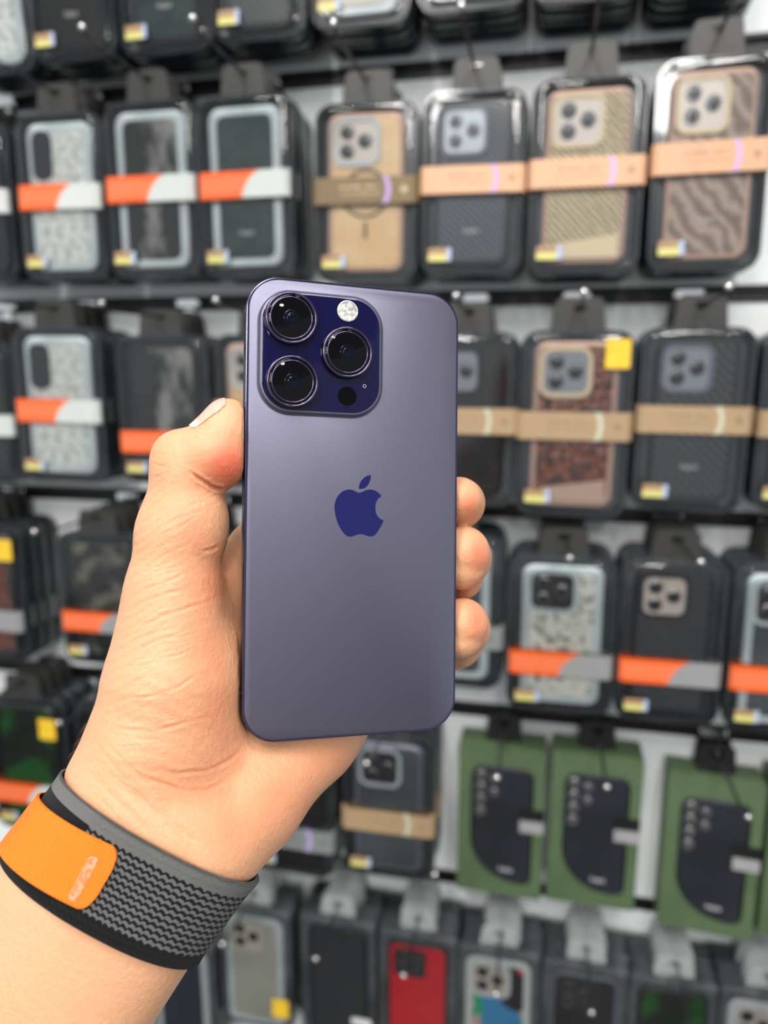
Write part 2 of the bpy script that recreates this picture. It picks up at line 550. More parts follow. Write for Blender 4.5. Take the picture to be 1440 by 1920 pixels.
def case_panel(inset):
    def f():
        l = [rrect(CW - inset, CH - inset, .009, -.0078), rrect(CW - inset - .001, CH - inset - .001, .0085, -.0091)]
        return loft(l, cap0=False)
    return f


def cam_frame(w, h, r):
    def f():
        l = [rrect(w, h, r, -.0085), rrect(w, h, r, -.0108), rrect(w - .0015, h - .0015, r - .0008, -.0114), rrect(w - .008, h - .008, r - .004, -.0114), rrect(w - .009, h - .009, r - .0045, -.0098)]
        return loft(l, cap0=False, cap1=False)
    return f


def cam_plate(w, h, r):
    def f():
        return loft([rrect(w, h, r, -.0088), rrect(w, h, r, -.0100)], cap0=False)
    return f


def lens(r):
    def f():
        return loft([circ(r, -.0095, 20), circ(r, -.0112, 20), circ(r * .86, -.0117, 20), circ(r * .82, -.0112, 20)], cap0=False, cap1=True)
    return f


def lens_eye(r):
    def f():
        return loft([circ(r * .8, -.0110, 16), circ(r * .66, -.0115, 16)], cap0=False)
    return f


TXT = {}


def word(text, size, mat, parent, loc):
    if text not in TXT:
        cu = bpy.data.curves.new('t', 'FONT')
        cu.body = text; cu.size = size; cu.align_x = 'CENTER'; cu.extrude = .00005
        o = bpy.data.objects.new('t', cu); COL.objects.link(o)
        me = bpy.data.meshes.new_from_object(o.evaluated_get(bpy.context.evaluated_depsgraph_get()))
        bpy.data.objects.remove(o)
        me.transform(Matrix.Rotation(math.pi / 2, 4, 'X'))
        me.materials.clear(); me.materials.append(mat)
        TXT[text] = me
    o = bpy.data.objects.new('printed_word', TXT[text])
    COL.objects.link(o); o.parent = parent; o.location = loc
    return o


def phone_case(parent, style, frame, cam, camcol, loc, wordmark=False, thick=1.0):
    c = inst('phone_case', 'cf', case_frame, F[frame], parent, loc)
    wide = frame in ('clear', 'whitef')
    inst('back_panel', 'cp%d' % wide, case_panel(.016 if wide else .009), C[style], c)
    if cam == 'tri':
        w, h, r = .049, .048, .012
        cx, cz = -CW / 2 + w / 2 + .0045, CH / 2 - h / 2 - .0045
        cfm = {'cream': F['cream'], 'grey': F['grey'], 'clear': F['clear'], 'dark': F['dark'], 'print': F['whitef'], 'redf': C['red'], 'smoke': C['smoke']}.get(camcol[0], F['dark'])
        inst('camera_frame', 'cam', cam_frame(w, h, r), cfm, c, (cx, 0, cz))
        inst('camera_plate', 'camp', cam_plate(w - .0085, h - .0085, r - .004), M['camplate_' + camcol[1]], c, (cx, 0, cz))
        for lx, lz, lr in ((-.009, .0095, .0072), (-.009, -.0090, .0072), (.0088, .0005, .0072)):
            inst('camera_lens', 'lens', lens(lr), M['ringm'], c, (cx + lx, 0, cz + lz))
            inst('lens_glass', 'leye', lens_eye(lr), M['eye'], c, (cx + lx, 0, cz + lz))
    elif cam == 'slot':
        inst('camera_opening', 'slot', cam_plate(.024, .052, .010), M['camplate_d'], c, (-CW / 2 + .019, -.0003, CH / 2 - .034))
    elif cam == 'col':
        for q in range(4):
            inst('camera_lens', 'lens2', lens(.0062), M['ringm'], c, (-CW / 2 + .016, 0, CH / 2 - .016 - q * .0145))
            inst('lens_glass', 'leye2', lens_eye(.0062), M['eye'], c, (-CW / 2 + .016, 0, CH / 2 - .016 - q * .0145))
        inst('camera_lens', 'lens2', lens(.0062), M['ringm'], c, (-CW / 2 + .031, 0, CH / 2 - .023))
    if wordmark:
        word('kajsa', .0085, M['label_white'], c, (0, -.0093, -CH / 2 + .032))
    return c


def smoky_pack(front, spec):
    e = empty('phone_case_package')
    inst('tray', 'tray', tray_mesh, M['tray'], e)
    inst('clear_cover', 'blister', blister_mesh, M['blister'], e)
    inst('hang_tab', 'tab', tab_mesh, M['tab'], e)
    if spec.get('band'):
        inst('paper_band', 'band' + spec['band'][:5], (lambda: band_mesh(WB * .955)) if spec['band'].startswith('orange') else band_mesh, M['band_' + spec['band']], e, (0, 0, HB * spec.get('bz', .52)))
    if front:
        phone_case(e, spec['style'], spec.get('frame', 'dark'), spec.get('cam'), spec.get('cc', ('dark', 'd')), (0, -.0037, HB / 2 + spec.get('dz', 0)), spec.get('word', False))
        if spec.get('ring'):
            inst('magnet_ring', 'mring', lambda: loft([circ(.0245, -.0128, 40), circ(.0245, -.0136, 40), circ(.0215, -.0136, 40), circ(.0215, -.0128, 40)], False, False), M['ringd'], e, (0, 0, HB * .50))
            inst('magnet_bar', 'mbar', lambda: boxm(-.0016, .0016, -.0136, -.0126, -.008, .008), M['ringd'], e, (0, 0, HB * .50 - .037))
        if spec.get('card'):
            inst('corner_card', 'card', lambda: loft([[(-.030, -.0137, -.012), (.030, -.0137, -.012), (.030, -.0137, .010), (-.030, -.0137, .001)], [(-.030, -.0142, -.012), (.030, -.0142, -.012), (.030, -.0142, .010), (-.030, -.0142, .001)]]), F[spec['card']], e, (0.002, 0, .028))
        inst('price_sticker', 'stk', lambda: loft([rrect(.024, .013, .001, 0, 2), rrect(.024, .013, .001, -.0002, 2)], cap0=False), M['sticker'], e, (-.031, -.0195, .021))
        if spec.get('tag'):
            tx, tz = spec['tag']
            inst('yellow_tag', 'ytag', lambda: loft([rrect(.022, .027, .002, 0, 3), rrect(.022, .027, .002, -.0003, 3)], cap0=False), M['yellow'], e, (tx, -.0196, tz))
    return e


ORD = {1: 'second', 2: 'third', 3: 'fourth', 4: 'fifth', 5: 'sixth', 6: 'seventh', 7: 'eighth'}


def hook(cx, bz, y1, label, top):
    e = empty('display_hook', (cx, WY, bz))
    prop(e, label, 'hook', 'display hooks on the wall')
    L = WY - y1
    up = 0.0
    mesh('rod', *tube([(0, -.001, 0), (0, -L * .9, 0), (0, -L * .97, .002), (0, -L, .005)], .0016, 8), M['rod'], e)
    mesh('rod_tip', *ball((0, -L, .0055), .0032), M['chrome'], e)
    hb = top - bz
    mesh('wall_bracket', *join(loft([rrect(.030, .012, .003, -.0025, 3, 0, hb), rrect(.030, .012, .003, -.006, 3, 0, hb), rrect(.026, .008, .002, -.008, 3, 0, hb)]), boxm(-.006, .006, -.0045, -.001, -.006, hb)), M['chrome'], e)
    return e


def hang(x0, x1, y0, y1, row, desc, spec, n=4, Yf=.766, label=None):
    """a line of packages on one hook; the front one seen between x0..x1, y0..y1"""
    xm, ym = (x0 + x1) / 2, (y0 + y1) / 2 if y0 is not None else y1 - 150
    wpx = (at(x1, ym, Yf) - at(x0, ym, Yf)).x
    bz = CAM.z + BARS[row - 1]
    cx = at(xm, ym, Yf).x
    if y0 is None:
        zb = at(xm, y1, Yf).z; h = HB
    else:
        zt = at(xm, y0, Yf).z
        if y1 is None: h = HB
        else: h = min(max(zt - at(xm, y1, Yf).z, .165), .190)
        zb = zt - h
    wpx = min(max(wpx, .098), .113)
    rowname = ('top', 'second', 'third', 'fourth', 'fifth', 'bottom')[row - 1]
    yw = rnd.uniform(-1.5, 1.5); rl = rnd.uniform(-.8, .8)
    for i in range(n):
        e = smoky_pack(i == 0, spec)
        e.scale = (wpx / WB, 1, h / HB)
        e.location = (cx + rnd.uniform(-.0012, .0012) * (i > 0), Yf + TB + i * PITCHB, zb + rnd.uniform(-.001, .001) * (i > 0))
        e.rotation_euler = (0, math.radians(rl + rnd.uniform(-.4, .4) * (i > 0)), math.radians(yw * .4))
        if i == 0:
            prop(e, label or ('%s in a smoky plastic package, %s row' % (desc, rowname)), 'phone case', 'smoky packages, front ones')
        else:
            prop(e, '%s package behind the %s, %s row' % (ORD[i], desc, rowname), 'phone case', 'smoky packages waiting behind')
    hook(cx, zb + h + .0205, .665, 'wall hook holding the %s, %s row' % (desc, rowname), bz)


O, K, T_, OS = 'orange', 'kraft', 'tan', 'orange_shaded'
# top row, only the lower ends in view
hang(-100, 38, None, 140, 1, 'white glitter case at far left', dict(style='glitter', frame='clear'), n=3)
hang(45, 200, None, 112, 1, 'black case left of centre', dict(style='black', frame='dark', word=True), n=3)
hang(212, 388, None, 98, 1, 'dark green case', dict(style='green', frame='dark', word=True), n=3)
hang(392, 562, None, 72, 1, 'dark case with green sticker', dict(style='carbon', frame='dark', word=True), n=3)
hang(577, 765, None, 46, 1, 'pearl white case', dict(style='white', frame='clear'), n=4)
hang(778, 992, None, 14, 1, 'black case above the navy one', dict(style='black', frame='dark'), n=4)
hang(1008, 1208, None, -4, 1, 'black case above the beige one', dict(style='carbon', frame='dark'), n=4)
hang(1236, 1446, None, -22, 1, 'black case at far right', dict(style='black', frame='dark'), n=4)
# second row
hang(-140, 14, 225, 528, 2, 'dark case cut by the left edge', dict(style='black', frame='dark', band=O, bz=.50))
hang(25, 186, 205, 525, 2, 'white glitter case', dict(style='glitter', frame='clear', band=O, bz=.50, cam='slot'))
hang(190, 365, 182, 520, 2, 'black snakeskin case', dict(style='snake', frame='clear', band=O, bz=.505))
hang(366, 546, 172, 518, 2, 'dark green case in a pale frame', dict(style='green', frame='clear', band=O, bz=.51, word=True))
hang(583, 778, 185, 528, 2, 'gold case with dark band', dict(style='gold', frame='rose', band='gold', bz=.51, ring=1, cam='tri', cc=('clear', 'l')))
hang(785, 980, 162, 516, 2, 'navy case with kraft band', dict(style='navy', frame='dark', band=K, bz=.52, cam='tri', cc=('grey', 's'), word=True))
hang(990, 1208, 137, 514, 2, 'beige woven case', dict(style='beige', frame='rose', band=K, bz=.52, cam='tri', cc=('cream', 'l'), card='cream'))
hang(1224, 1446, 98, 508, 2, 'brown chevron case', dict(style='chevron', frame='rose', band=K, bz=.535, cam='tri', cc=('cream', 'l'), word=True))
# third row
hang(-135, 22, 640, 905, 3, 'dark green case cut by the left edge', dict(style='green', frame='dark', band=O, bz=.42))
hang(20, 186, 612, 905, 3, 'white glitter case with slot', dict(style='glitter', frame='clear', band=O, bz=.47, cam='slot'))
hang(215, 388, 628, 908, 3, 'black snakeskin case with slot', dict(style='snake', frame='none', band=O, bz=.29, cam='slot'))
hang(400, 575, 625, 915, 3, 'gold case left of the phone', dict(style='gold', frame='rose', band=T_, bz=.50, cam='tri', cc=('clear', 'l')))
hang(778, 968, 622, 950, 3, 'black case right of the phone', dict(style='black', frame='none', band=T_, bz=.50, cam='tri', cc=('dark', 's')))
hang(967, 1182, 618, 972, 3, 'brown crocodile case with yellow tag', dict(style='croc', frame='rose', band=T_, bz=.50, cam='tri', cc=('cream', 's'), card='rose', tag=(.036, .158)))
hang(1192, 1408, 612, 962, 3, 'black carbon case with grey camera', dict(style='carbon', frame='dark', band=T_, bz=.51, cam='tri', cc=('grey', 's'), word=True))
hang(1425, 1640, 620, 965, 3, 'dark case cut by the right edge', dict(style='black', frame='dark', band=T_, bz=.50, cam='tri'))
# fourth row
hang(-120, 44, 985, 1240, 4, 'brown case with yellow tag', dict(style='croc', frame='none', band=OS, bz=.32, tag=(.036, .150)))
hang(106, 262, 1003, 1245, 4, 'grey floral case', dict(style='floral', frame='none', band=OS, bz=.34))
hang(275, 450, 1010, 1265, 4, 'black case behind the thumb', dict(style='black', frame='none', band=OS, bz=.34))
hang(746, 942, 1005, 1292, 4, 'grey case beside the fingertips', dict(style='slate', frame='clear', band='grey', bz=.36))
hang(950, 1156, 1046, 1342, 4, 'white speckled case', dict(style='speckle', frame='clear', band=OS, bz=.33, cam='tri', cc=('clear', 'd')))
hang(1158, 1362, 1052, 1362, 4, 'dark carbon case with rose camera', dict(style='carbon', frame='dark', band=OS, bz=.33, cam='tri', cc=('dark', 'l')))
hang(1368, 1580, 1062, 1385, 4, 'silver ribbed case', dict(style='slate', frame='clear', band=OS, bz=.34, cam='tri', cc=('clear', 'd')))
# fifth row, left part
hang(-30, 130, 1315, 1560, 5, 'bright green case with yellow tag', dict(style='leaf', frame='none', band=O, bz=.30, tag=(.034, .145)))
hang(140, 300, 1322, 1570, 5, 'black case behind the wrist', dict(style='black', frame='none', band=O, bz=.3))
hang(462, 622, 1375, 1660, 5, 'black case behind the palm heel', dict(style='black', frame='none', band='grey', bz=.28))
hang(640, 812, 1385, 1652, 5, 'dark case with grey camera frame', dict(style='slate', frame='grey', band=T_, bz=.42, cam='tri', cc=('clear', 'd')))

# fifth row: green boxes with a black case in a rounded window
M['green_card'] = noisy('green_card', srgb(74, 93, 64), srgb(80, 99, 69), 20, rough=.5)
M['label_grey'] = plain('label_grey', srgb(150, 148, 150), .5)
C['ink'] = noisy('blue_black_case', srgb(24, 27, 34), srgb(34, 37, 46), 14, rough=.4)
GW, GH, GT = .099, .190, .0205


def green_body():
    w4 = (.014, .015, .058, .012)
    out0 = rrect(GW, GH, .0015, -GT, 8, 0, GH / 2)
    win = rrect(GW * .73, GH * .80, .01, -GT, 8, GW * .015, GH * .475, r4=w4)
    back = rrect(GW, GH, .0015, 0, 8, 0, GH / 2)
    wb = [(x, -.006, z) for x, _, z in win]
    return loft([back, out0, win, wb])


def green_box(front):
    e = empty('green_phone_case_box')
    inst('box', 'gbox', green_body, M['green_card'], e, angle=30)
    inst('hang_tab', 'gtab', lambda: tab_mesh(.036, .036, .003, -.004, GH - .004, .0035, .005), M['black_tab'], e)
    if front:
        def gc():
            w4 = (.012, .013, .055, .010)
            l = [rrect(GW * .71, GH * .785, .01, -.0062, 8, GW * .015, GH * .475, r4=w4), rrect(GW * .71, GH * .785, .01, -.0165, 8, GW * .015, GH * .475, r4=w4), rrect(GW * .67, GH * .76, .01, -.0185, 8, GW * .015, GH * .475, r4=(.010, .011, .053, .008))]
            return loft(l, cap0=False)
        c = inst('phone_case', 'gcase', gc, C['ink'], e)
        for q in range(4):
            inst('camera_lens', 'lens3', lens(.0065), M['ringm'], c, (-GW * .24, -.0078, GH * .80 - q * .0155))
        for q in range(2):
            inst('camera_lens', 'lens4', lens(.0055), M['ringm'], c, (-GW * .24 + .0155, -.0078, GH * .78 - q * .0165))
        word('kajsa', .0085, M['label_white'], c, (.008, -.0187, GH * .16))
        inst('side_label', 'glabel_k', lambda: boxm(GW * .5 - .027, GW * .5 + .0004, -GT - .0006, -GT + .002, GH * .535, GH * .615), M['black_tab'], e)
        inst('side_label', 'glabel_w', lambda: boxm(GW * .5 - .027, GW * .5 + .0004, -GT - .0006, -GT + .002, GH * .455, GH * .535), M['label_grey'], e)
    return e


for (x0, x1, y0, desc, yaw) in ((858, 1018, 1402, 'left of the three in view', 1), (1030, 1196, 1416, 'middle of the three in view', 0), (1248, 1424, 1462, 'right of the three in view', 5), (1440, 1620, 1470, 'cut by the right edge', 0)):
    Yf = .800
    p = at((x0 + x1) / 2, y0, Yf)
    pm = at((x0 + x1) / 2, y0 + 140, Yf)
    for i in range(2):
        e = green_box(i == 0)
        e.location = (pm.x, Yf + GT + i * .0215, p.z - GH)
        e.rotation_euler = (0, 0, math.radians(-yaw))
        prop(e, ('green box with a black phone case in its window, %s' if i == 0 else 'second green case box hanging behind the one %s') % desc, 'box', 'green boxes')
    hook(pm.x, p.z + .0215, .690, 'thin steel wall hook holding the green boxes, %s' % desc, CAM.z + BARS[4])

# bottom row: clear hard packages
KW, KH, KT = .104, .180, .0075
M['card_grey'] = noisy('grey_insert', srgb(70, 74, 78), srgb(104, 108, 112), 30, rough=.5)


def clear_shell():
    l = [rrect(KW, KH, .004, 0, 4, 0, KH / 2), rrect(KW, KH, .004, -.001, 4, 0, KH / 2), rrect(KW - .003, KH - .003, .006, -.0014, 4, 0, KH / 2), rrect(KW - .004, KH - .004, .006, -KT, 4, 0, KH / 2)]
    return loft(l, cap0=False)


def clear_tab():
    return tab_mesh(.040, .026, .0008, -.001, KH - .001, .0035, .008)


def thin_case():
    l = [rrect(CW, CH, .012, 0), rrect(CW, CH, .012, -.003), rrect(CW - .003, CH - .003, .011, -.0045)]
    return loft(l)


def clear_pack(front, spec):
    e = empty('clear_case_package')
    inst('clear_shell', 'kshell', clear_shell, M['clear'], e)
    inst('hang_tab', 'ktab', clear_tab, M['clear_tab'], e)
    inst('insert', 'kins', lambda: boxm(-KW / 2 + .004, KW / 2 - .004, -.0014, -.0005, .003, KH - .004), M['card_grey'], e, angle=10)
    if front:
        c = phone_case(e, spec['style'], spec.get('frame', 'dark'), spec.get('cam'), spec.get('cc', ('dark', 'd')), (0, -.0014, KH / 2 - .006))
        c.scale = (1, .52, 1)
        if spec.get('sticker'):
            inst('small_label', 'klab', lambda: loft([rrect(.026, .010, .003, 0, 3), rrect(.026, .010, .003, -.0004, 3)], cap0=False), M['label_white'], e, (.030, -KT, .035))
        if spec.get('tag'):
            inst('yellow_tag', 'ytag', lambda: None, M['yellow'], e, (spec['tag'][0], -KT, spec['tag'][1]))
    return e


for (x0, x1, y0, desc, sp_, n) in (
        (282, 400, 1762, 'white-framed case with navy panel', dict(style='navy', frame='whitef'), 6),
        (408, 546, 1700, 'smoky grey clear case with yellow tag', dict(style='smoke', frame='clear', cam='tri', cc=('smoke', 'l'), tag=(.034, .035)), 6),
        (566, 702, 1722, 'black case with small label', dict(style='carbon', frame='dark', sticker=1), 8),
        (706, 856, 1748, 'glossy red case', dict(style='red', frame='dark', cam='tri', cc=('redf', 'd'), sticker=1), 8),
        (862, 1006, 1778, 'colourful printed case with white camera frame', dict(style='print', frame='whitef', cam='tri', cc=('print', 'l')), 8),
        (1014, 1170, 1806, 'black case with blue camera', dict(style='black', frame='grey', cam='tri', cc=('dark', 'd')), 8),
        (1180, 1338, 1836, 'black and green case', dict(style='leaf', frame='dark'), 8),
        (1346, 1510, 1858, 'colourful printed case in the right corner', dict(style='print', frame='whitef', cam='tri', cc=('print', 'l')), 8)):
    Yf = .778
    p = at((x0 + x1) / 2, y0, Yf)
    pm = at((x0 + x1) / 2, y0 + 120, Yf)
    for i in range(n):
        e = clear_pack(i == 0, sp_)
        e.location = (pm.x + rnd.uniform(-.0015, .0015) * (i > 0), Yf + KT + i * .0086, p.z - KH + rnd.uniform(-.0015, .0015) * (i > 0))
        e.rotation_euler = (0, math.radians(rnd.uniform(-.8, .8)), 0)
        if i == 0:
            prop(e, '%s in a clear package, bottom row' % desc, 'phone case', 'clear packages, front ones')
        else:
            prop(e, 'clear package, %s in line behind the %s' % (ORD[i], desc), 'phone case', 'clear packages waiting behind')
    hook(pm.x, p.z + .0145, .690, 'wall hook holding the %s, bottom row' % desc, CAM.z + BARS[5])
# ------------------------------------------------------------------ hand-held phone
# frame of the phone: origin = top left corner of its back, u right, v down, n out of the back
def camw(X, Y, Z):
    """millimetres right / down / ahead of the camera -> world"""
    return CAM + (RT * X + DN * Y + FW * Z) * 0.001


PT = np.array([-43.1, -74.9, 234.7])
PU = np.array([.9607, .0130, .2770]); PU /= np.linalg.norm(PU)
PV = np.array([.0040, .99995, -.0090]); PV -= PU * (PU @ PV); PV /= np.linalg.norm(PV)
PN = np.cross(PV, PU)  # towards the camera
PHW, PHH, PHT = 71.5, 147.5, 7.85


def puv(px, py, h=0.0):
    """point of the phone's back (mm, centred, z up) seen at a pixel, on a layer h mm proud of the back"""
    d = np.array([(px - 720) / FPX, (py - 960) / FPX, 1.0])
    o = PT + PN * h
    t = (PN @ o) / (PN @ d)
    q = d * t - PT
    return (q @ PU - PHW / 2, -(q @ PV) + PHH / 2)


ctr = PT + PU * PHW / 2 + PV * PHH / 2
wc = camw(*ctr)
vU = (RT * PU[0] + DN * PU[1] + FW * PU[2])
vN = (RT * PN[0] + DN * PN[1] + FW * PN[2])
vV = (RT * PV[0] + DN * PV[1] + FW * PV[2])
phone = empty('smartphone')
# local axes: x = u, y = into the phone, z = up
phone.matrix_world = Matrix(((vU.x, -vN.x, -vV.x, wc.x), (vU.y, -vN.y, -vV.y, wc.y), (vU.z, -vN.z, -vV.z, wc.z), (0, 0, 0, 1)))
prop(phone, 'deep purple smartphone held upright in the hand, its back and three camera lenses showing', 'phone')


def mm(vf):
    vs, fs = vf
    return [(x * .001, y * .001, z * .001) for x, y, z in vs], fs


M['ph_frame'] = plain('polished_purple_steel', (0.075, 0.07, 0.13, 1), 0.14, 1.0)
k = NT('frosted_purple_glass')
k.p.inputs['Base Color'].default_value = srgb(105, 103, 121)
k.p.inputs['Metallic'].default_value = 0.72
k.p.inputs['Roughness'].default_value = 0.42
nz = k.n('ShaderNodeTexNoise', i_Scale=3500, i_Detail=1)
tcx = k.n('ShaderNodeTexCoord'); k.l(tcx.outputs['Object'], nz.inputs['Vector'])
k.bump(nz.outputs[0], 0.06, 0.0002)
M['ph_back'] = k.m
M['ph_navy'] = plain('glossy_navy_glass', srgb(9, 7, 50), 0.06, 0.0, 0.3, 0.0)
M['ph_logo'] = plain('glossy_navy_logo', srgb(17, 16, 88), 0.10, 0.35, 0.6)
M['ph_black'] = plain('lens_black', (0.001, 0.001, 0.002, 1), 0.25, 0, .1)
M['ph_iris'] = plain('lens_iris', (0.001, 0.002, 0.007, 1), 0.10, 0.0, 0.2)
M['ph_glass'] = plain('lens_glass', (0.001, 0.001, 0.002, 1), 0.03, 0.0, 0.2)
M['ph_ring'] = plain('lens_ring', (0.10, 0.08, 0.14, 1), 0.16, 1.0)
M['ph_flash'] = noisy('flash_lens', (0.30, 0.30, 0.28, 1), (0.60, 0.60, 0.57, 1), 900, rough=0.15, coat=0.5)
M['ph_screen'] = plain('screen_glass', (0.004, 0.004, 0.005, 1), 0.05)

R0 = 10.8
fr = [rrect(PHW - 1.7, PHH - 1.7, R0 - .85, 0.06, 12), rrect(PHW - 1.5, PHH - 1.5, R0 - .75, 0.03, 12), rrect(PHW - .35, PHH - .35, R0 - .18, 0.15, 12), rrect(PHW, PHH, R0, 0.65, 12),
      rrect(PHW, PHH, R0, PHT - .65, 12), rrect(PHW - .35, PHH - .35, R0 - .18, PHT - .12, 12), rrect(PHW - 1.2, PHH - 1.2, R0 - .6, PHT, 12)]
mesh('steel_frame', *mm(loft(fr, flip=True)), M['ph_frame'], phone, angle=50)
bk = [rrect(PHW - 1.7, PHH - 1.7, R0 - .85, 0.3, 12), rrect(PHW - 1.7, PHH - 1.7, R0 - .85, 0.0, 12), rrect(PHW - 2.0, PHH - 2.0, R0 - 1., -0.12, 12)]
mesh('back_glass', *mm(loft(bk)), M['ph_back'], phone, angle=60)
sc_ = [rrect(PHW - 1.6, PHH - 1.6, R0 - .8, PHT - .1, 12), rrect(PHW - 1.6, PHH - 1.6, R0 - .8, PHT + .1, 12)]
mesh('screen', *mm(loft(sc_, flip=True)), M['ph_screen'], phone)
# camera plateau
c0 = puv(487, 541, .8); c1 = puv(714, 783, .8)
pw, phh = c1[0] - c0[0], c0[1] - c1[1]
pcx, pcz = (c0[0] + c1[0]) / 2, (c0[1] + c1[1]) / 2


def rr(w, r, y):
    return rrect(pw + w, phh + w, r, y, 14, pcx, pcz)


pl = [rr(1.6, 10.8, -.10), rr(.7, 10.3, -.22), rr(0.1, 10.0, -.75), rr(-.5, 9.7, -1.25), rr(-1.2, 9.4, -1.45), rr(-1.9, 9.1, -1.42)]
mesh('camera_plateau', *mm(loft(pl, cap0=False)), M['ph_back'], phone, angle=70)
pg = [rr(-1.7, 9.2, -1.35), rr(-1.7, 9.2, -1.50), rr(-2.1, 9.0, -1.56)]
plate = mesh('camera_cover_glass', *mm(loft(pg)), M['ph_navy'], phone, angle=60)


def ringm(cx, cz, prof, n=48):
    return [circ(r, y, n, cx, cz) for r, y in prof]


def mmo(vf):
    return mm(vf)


for px, py in ((547, 595), (652.5, 660), (549, 714.5)):
    cx, cz = puv(px, py, 4.1)
    rg = ringm(cx, cz, [(8.35, -1.5), (8.35, -3.5), (8.25, -3.9), (7.95, -4.15), (7.6, -4.15), (7.35, -3.9), (7.2, -3.3)])
    ln = mesh('camera_lens', *mm(loft(rg, cap0=False, cap1=False)), M['ph_ring'], phone, angle=80)
    gl = ringm(cx, cz, [(7.4, -3.2), (7.3, -3.75), (7.0, -3.85)])
    mesh('lens_glass', *mm(loft(gl, cap0=False)), M['ph_glass'], ln)
    mesh('inner_ring', *mm(loft(ringm(cx, cz, [(6.75, -3.84), (6.65, -3.90), (6.5, -3.90), (6.4, -3.84)]), cap0=False, cap1=False)), M['ph_ring'], ln)
    mesh('lens_iris', *mm(join(loft(ringm(cx, cz, [(2.5, -3.853), (2.4, -3.88), (2.0, -3.885)]), cap0=False),
                               loft(ringm(cx, cz, [(1.5, -3.887), (1.35, -3.93), (.2, -3.97)]), cap0=False))), M['ph_iris'], ln)
cx, cz = puv(652, 583, 1.8)
fl = mesh('flash', *mm(loft(ringm(cx, cz, [(3.45, -1.5), (3.45, -1.85), (3.2, -2.0), (2.9, -2.0), (2.75, -1.85), (1.6, -1.92), (1.3, -1.83), (.5, -2.0), (.1, -1.95)], 36), cap0=False)), M['ph_flash'], phone)
cx, cz = puv(651, 743, 1.6)
mesh('depth_sensor', *mm(loft(ringm(cx, cz, [(3.15, -1.5), (3.15, -1.59), (3.0, -1.6)], 36), cap0=False)), M['ph_black'], phone)
cx, cz = puv(683.5, 724, 1.6)
mesh('microphone', *mm(loft(ringm(cx, cz, [(.6, -1.5), (.6, -1.60), (.38, -1.60), (.35, -1.4)], 20), cap0=False)), M['chrome'], phone)

# logo: bitten apple and leaf, traced on the back
def smooth_poly(pts, corners, n=6):
    out = []
    N = len(pts)
    for i in range(N):
        p0, p1, p2, p3 = pts[(i - 1) % N], pts[i], pts[(i + 1) % N], pts[(i + 2) % N]
        if i in corners: p0 = p1
        if (i + 1) % N in corners: p3 = p2
        for j in range(n):
            t = j / n
            out.append(tuple(0.5 * ((2 * p1[a]) + (-p0[a] + p2[a]) * t + (2 * p0[a] - 5 * p1[a] + 4 * p2[a] - p3[a]) * t * t + (-p0[a] + 3 * p1[a] - 3 * p2[a] + p3[a]) * t ** 3) for a in (0, 1)))
    return out


def zl(l):
    return [(600 + x / 9, 860 + y / 9) for x, y in l]


apple = zl([(658, 575), (715, 560), (780, 532), (850, 522), (920, 535), (985, 575), (1042, 630), (985, 675), (950, 735), (935, 800), (940, 880), (960, 950), (1010, 1010), (1072, 1040),
            (1045, 1110), (1000, 1190), (945, 1270), (900, 1303), (845, 1314), (780, 1298), (720, 1278), (665, 1275), (600, 1292), (545, 1313), (500, 1318), (450, 1300), (400, 1255), (340, 1170), (290, 1060), (258, 940), (244, 820), (262, 710), (310, 620), (390, 548), (480, 522), (550, 530), (605, 558)])
leaf = zl([(858, 276), (855, 335), (825, 420), (770, 485), (710, 510), (658, 508), (656, 470), (680, 400), (730, 335), (790, 292)])
sa = smooth_poly(apple, {6, 13})
sl = smooth_poly(leaf, {0, 5})


def plate_from(poly, y0, y1, h):
    l = [puv(x, y, h) for x, y in poly]
    area2 = sum(l[i][0] * l[(i + 1) % len(l)][1] - l[(i + 1) % len(l)][0] * l[i][1] for i in range(len(l)))
    if area2 < 0: l = l[::-1]
    return loft([[(x, y0, z) for x, z in l], [(x, y1, z) for x, z in l]])


mesh('logo', *mm(join(plate_from(sa, -.10, -.16, .15), plate_from(sl, -.10, -.16, .15))), M['ph_logo'], phone)
# side buttons, on the two long edges
for nm, sx, z0, z1 in (('power_button', -1, 1, 13), ('mute_switch', 1, 45, 51), ('volume_button', 1, 28, 38), ('volume_button', 1, 15, 25)):
    x = sx * (PHW / 2 + .02)
    zc = (z0 + z1) / 2
    lp = []
    for w_, xo in ((0, -.4), (0, .08), (-.4, .26)):
        l = rrect(3.0 + w_, (z1 - z0) + w_, 1.4, 0, 5)
        lp.append([(x + sx * xo, PHT / 2 + a, zc + c) for a, _, c in l])
    mesh(nm, *mm(loft(lp, flip=sx > 0)), M['ph_frame'], phone, angle=60)
# antenna bands on the frame
M['ph_band'] = plain('antenna_band', srgb(40, 36, 60), 0.5)
for x0, z0, wx, wz in ((-PHW / 2 + 18, PHH / 2, 1.2, .06), (PHW / 2 - 18, -PHH / 2, 1.2, .06), (PHW / 2, PHH / 2 - 16, .06, 1.2), (PHW / 2, -PHH / 2 + 16, .06, 1.2), (-PHW / 2, -PHH / 2 + 16, .06, 1.2)):
    mesh('antenna_band', *mm(boxm(x0 - wx / 2 - (.0), x0 + wx / 2, .6, PHT - .6, z0 - wz / 2, z0 + wz / 2)), M['ph_band'], phone)
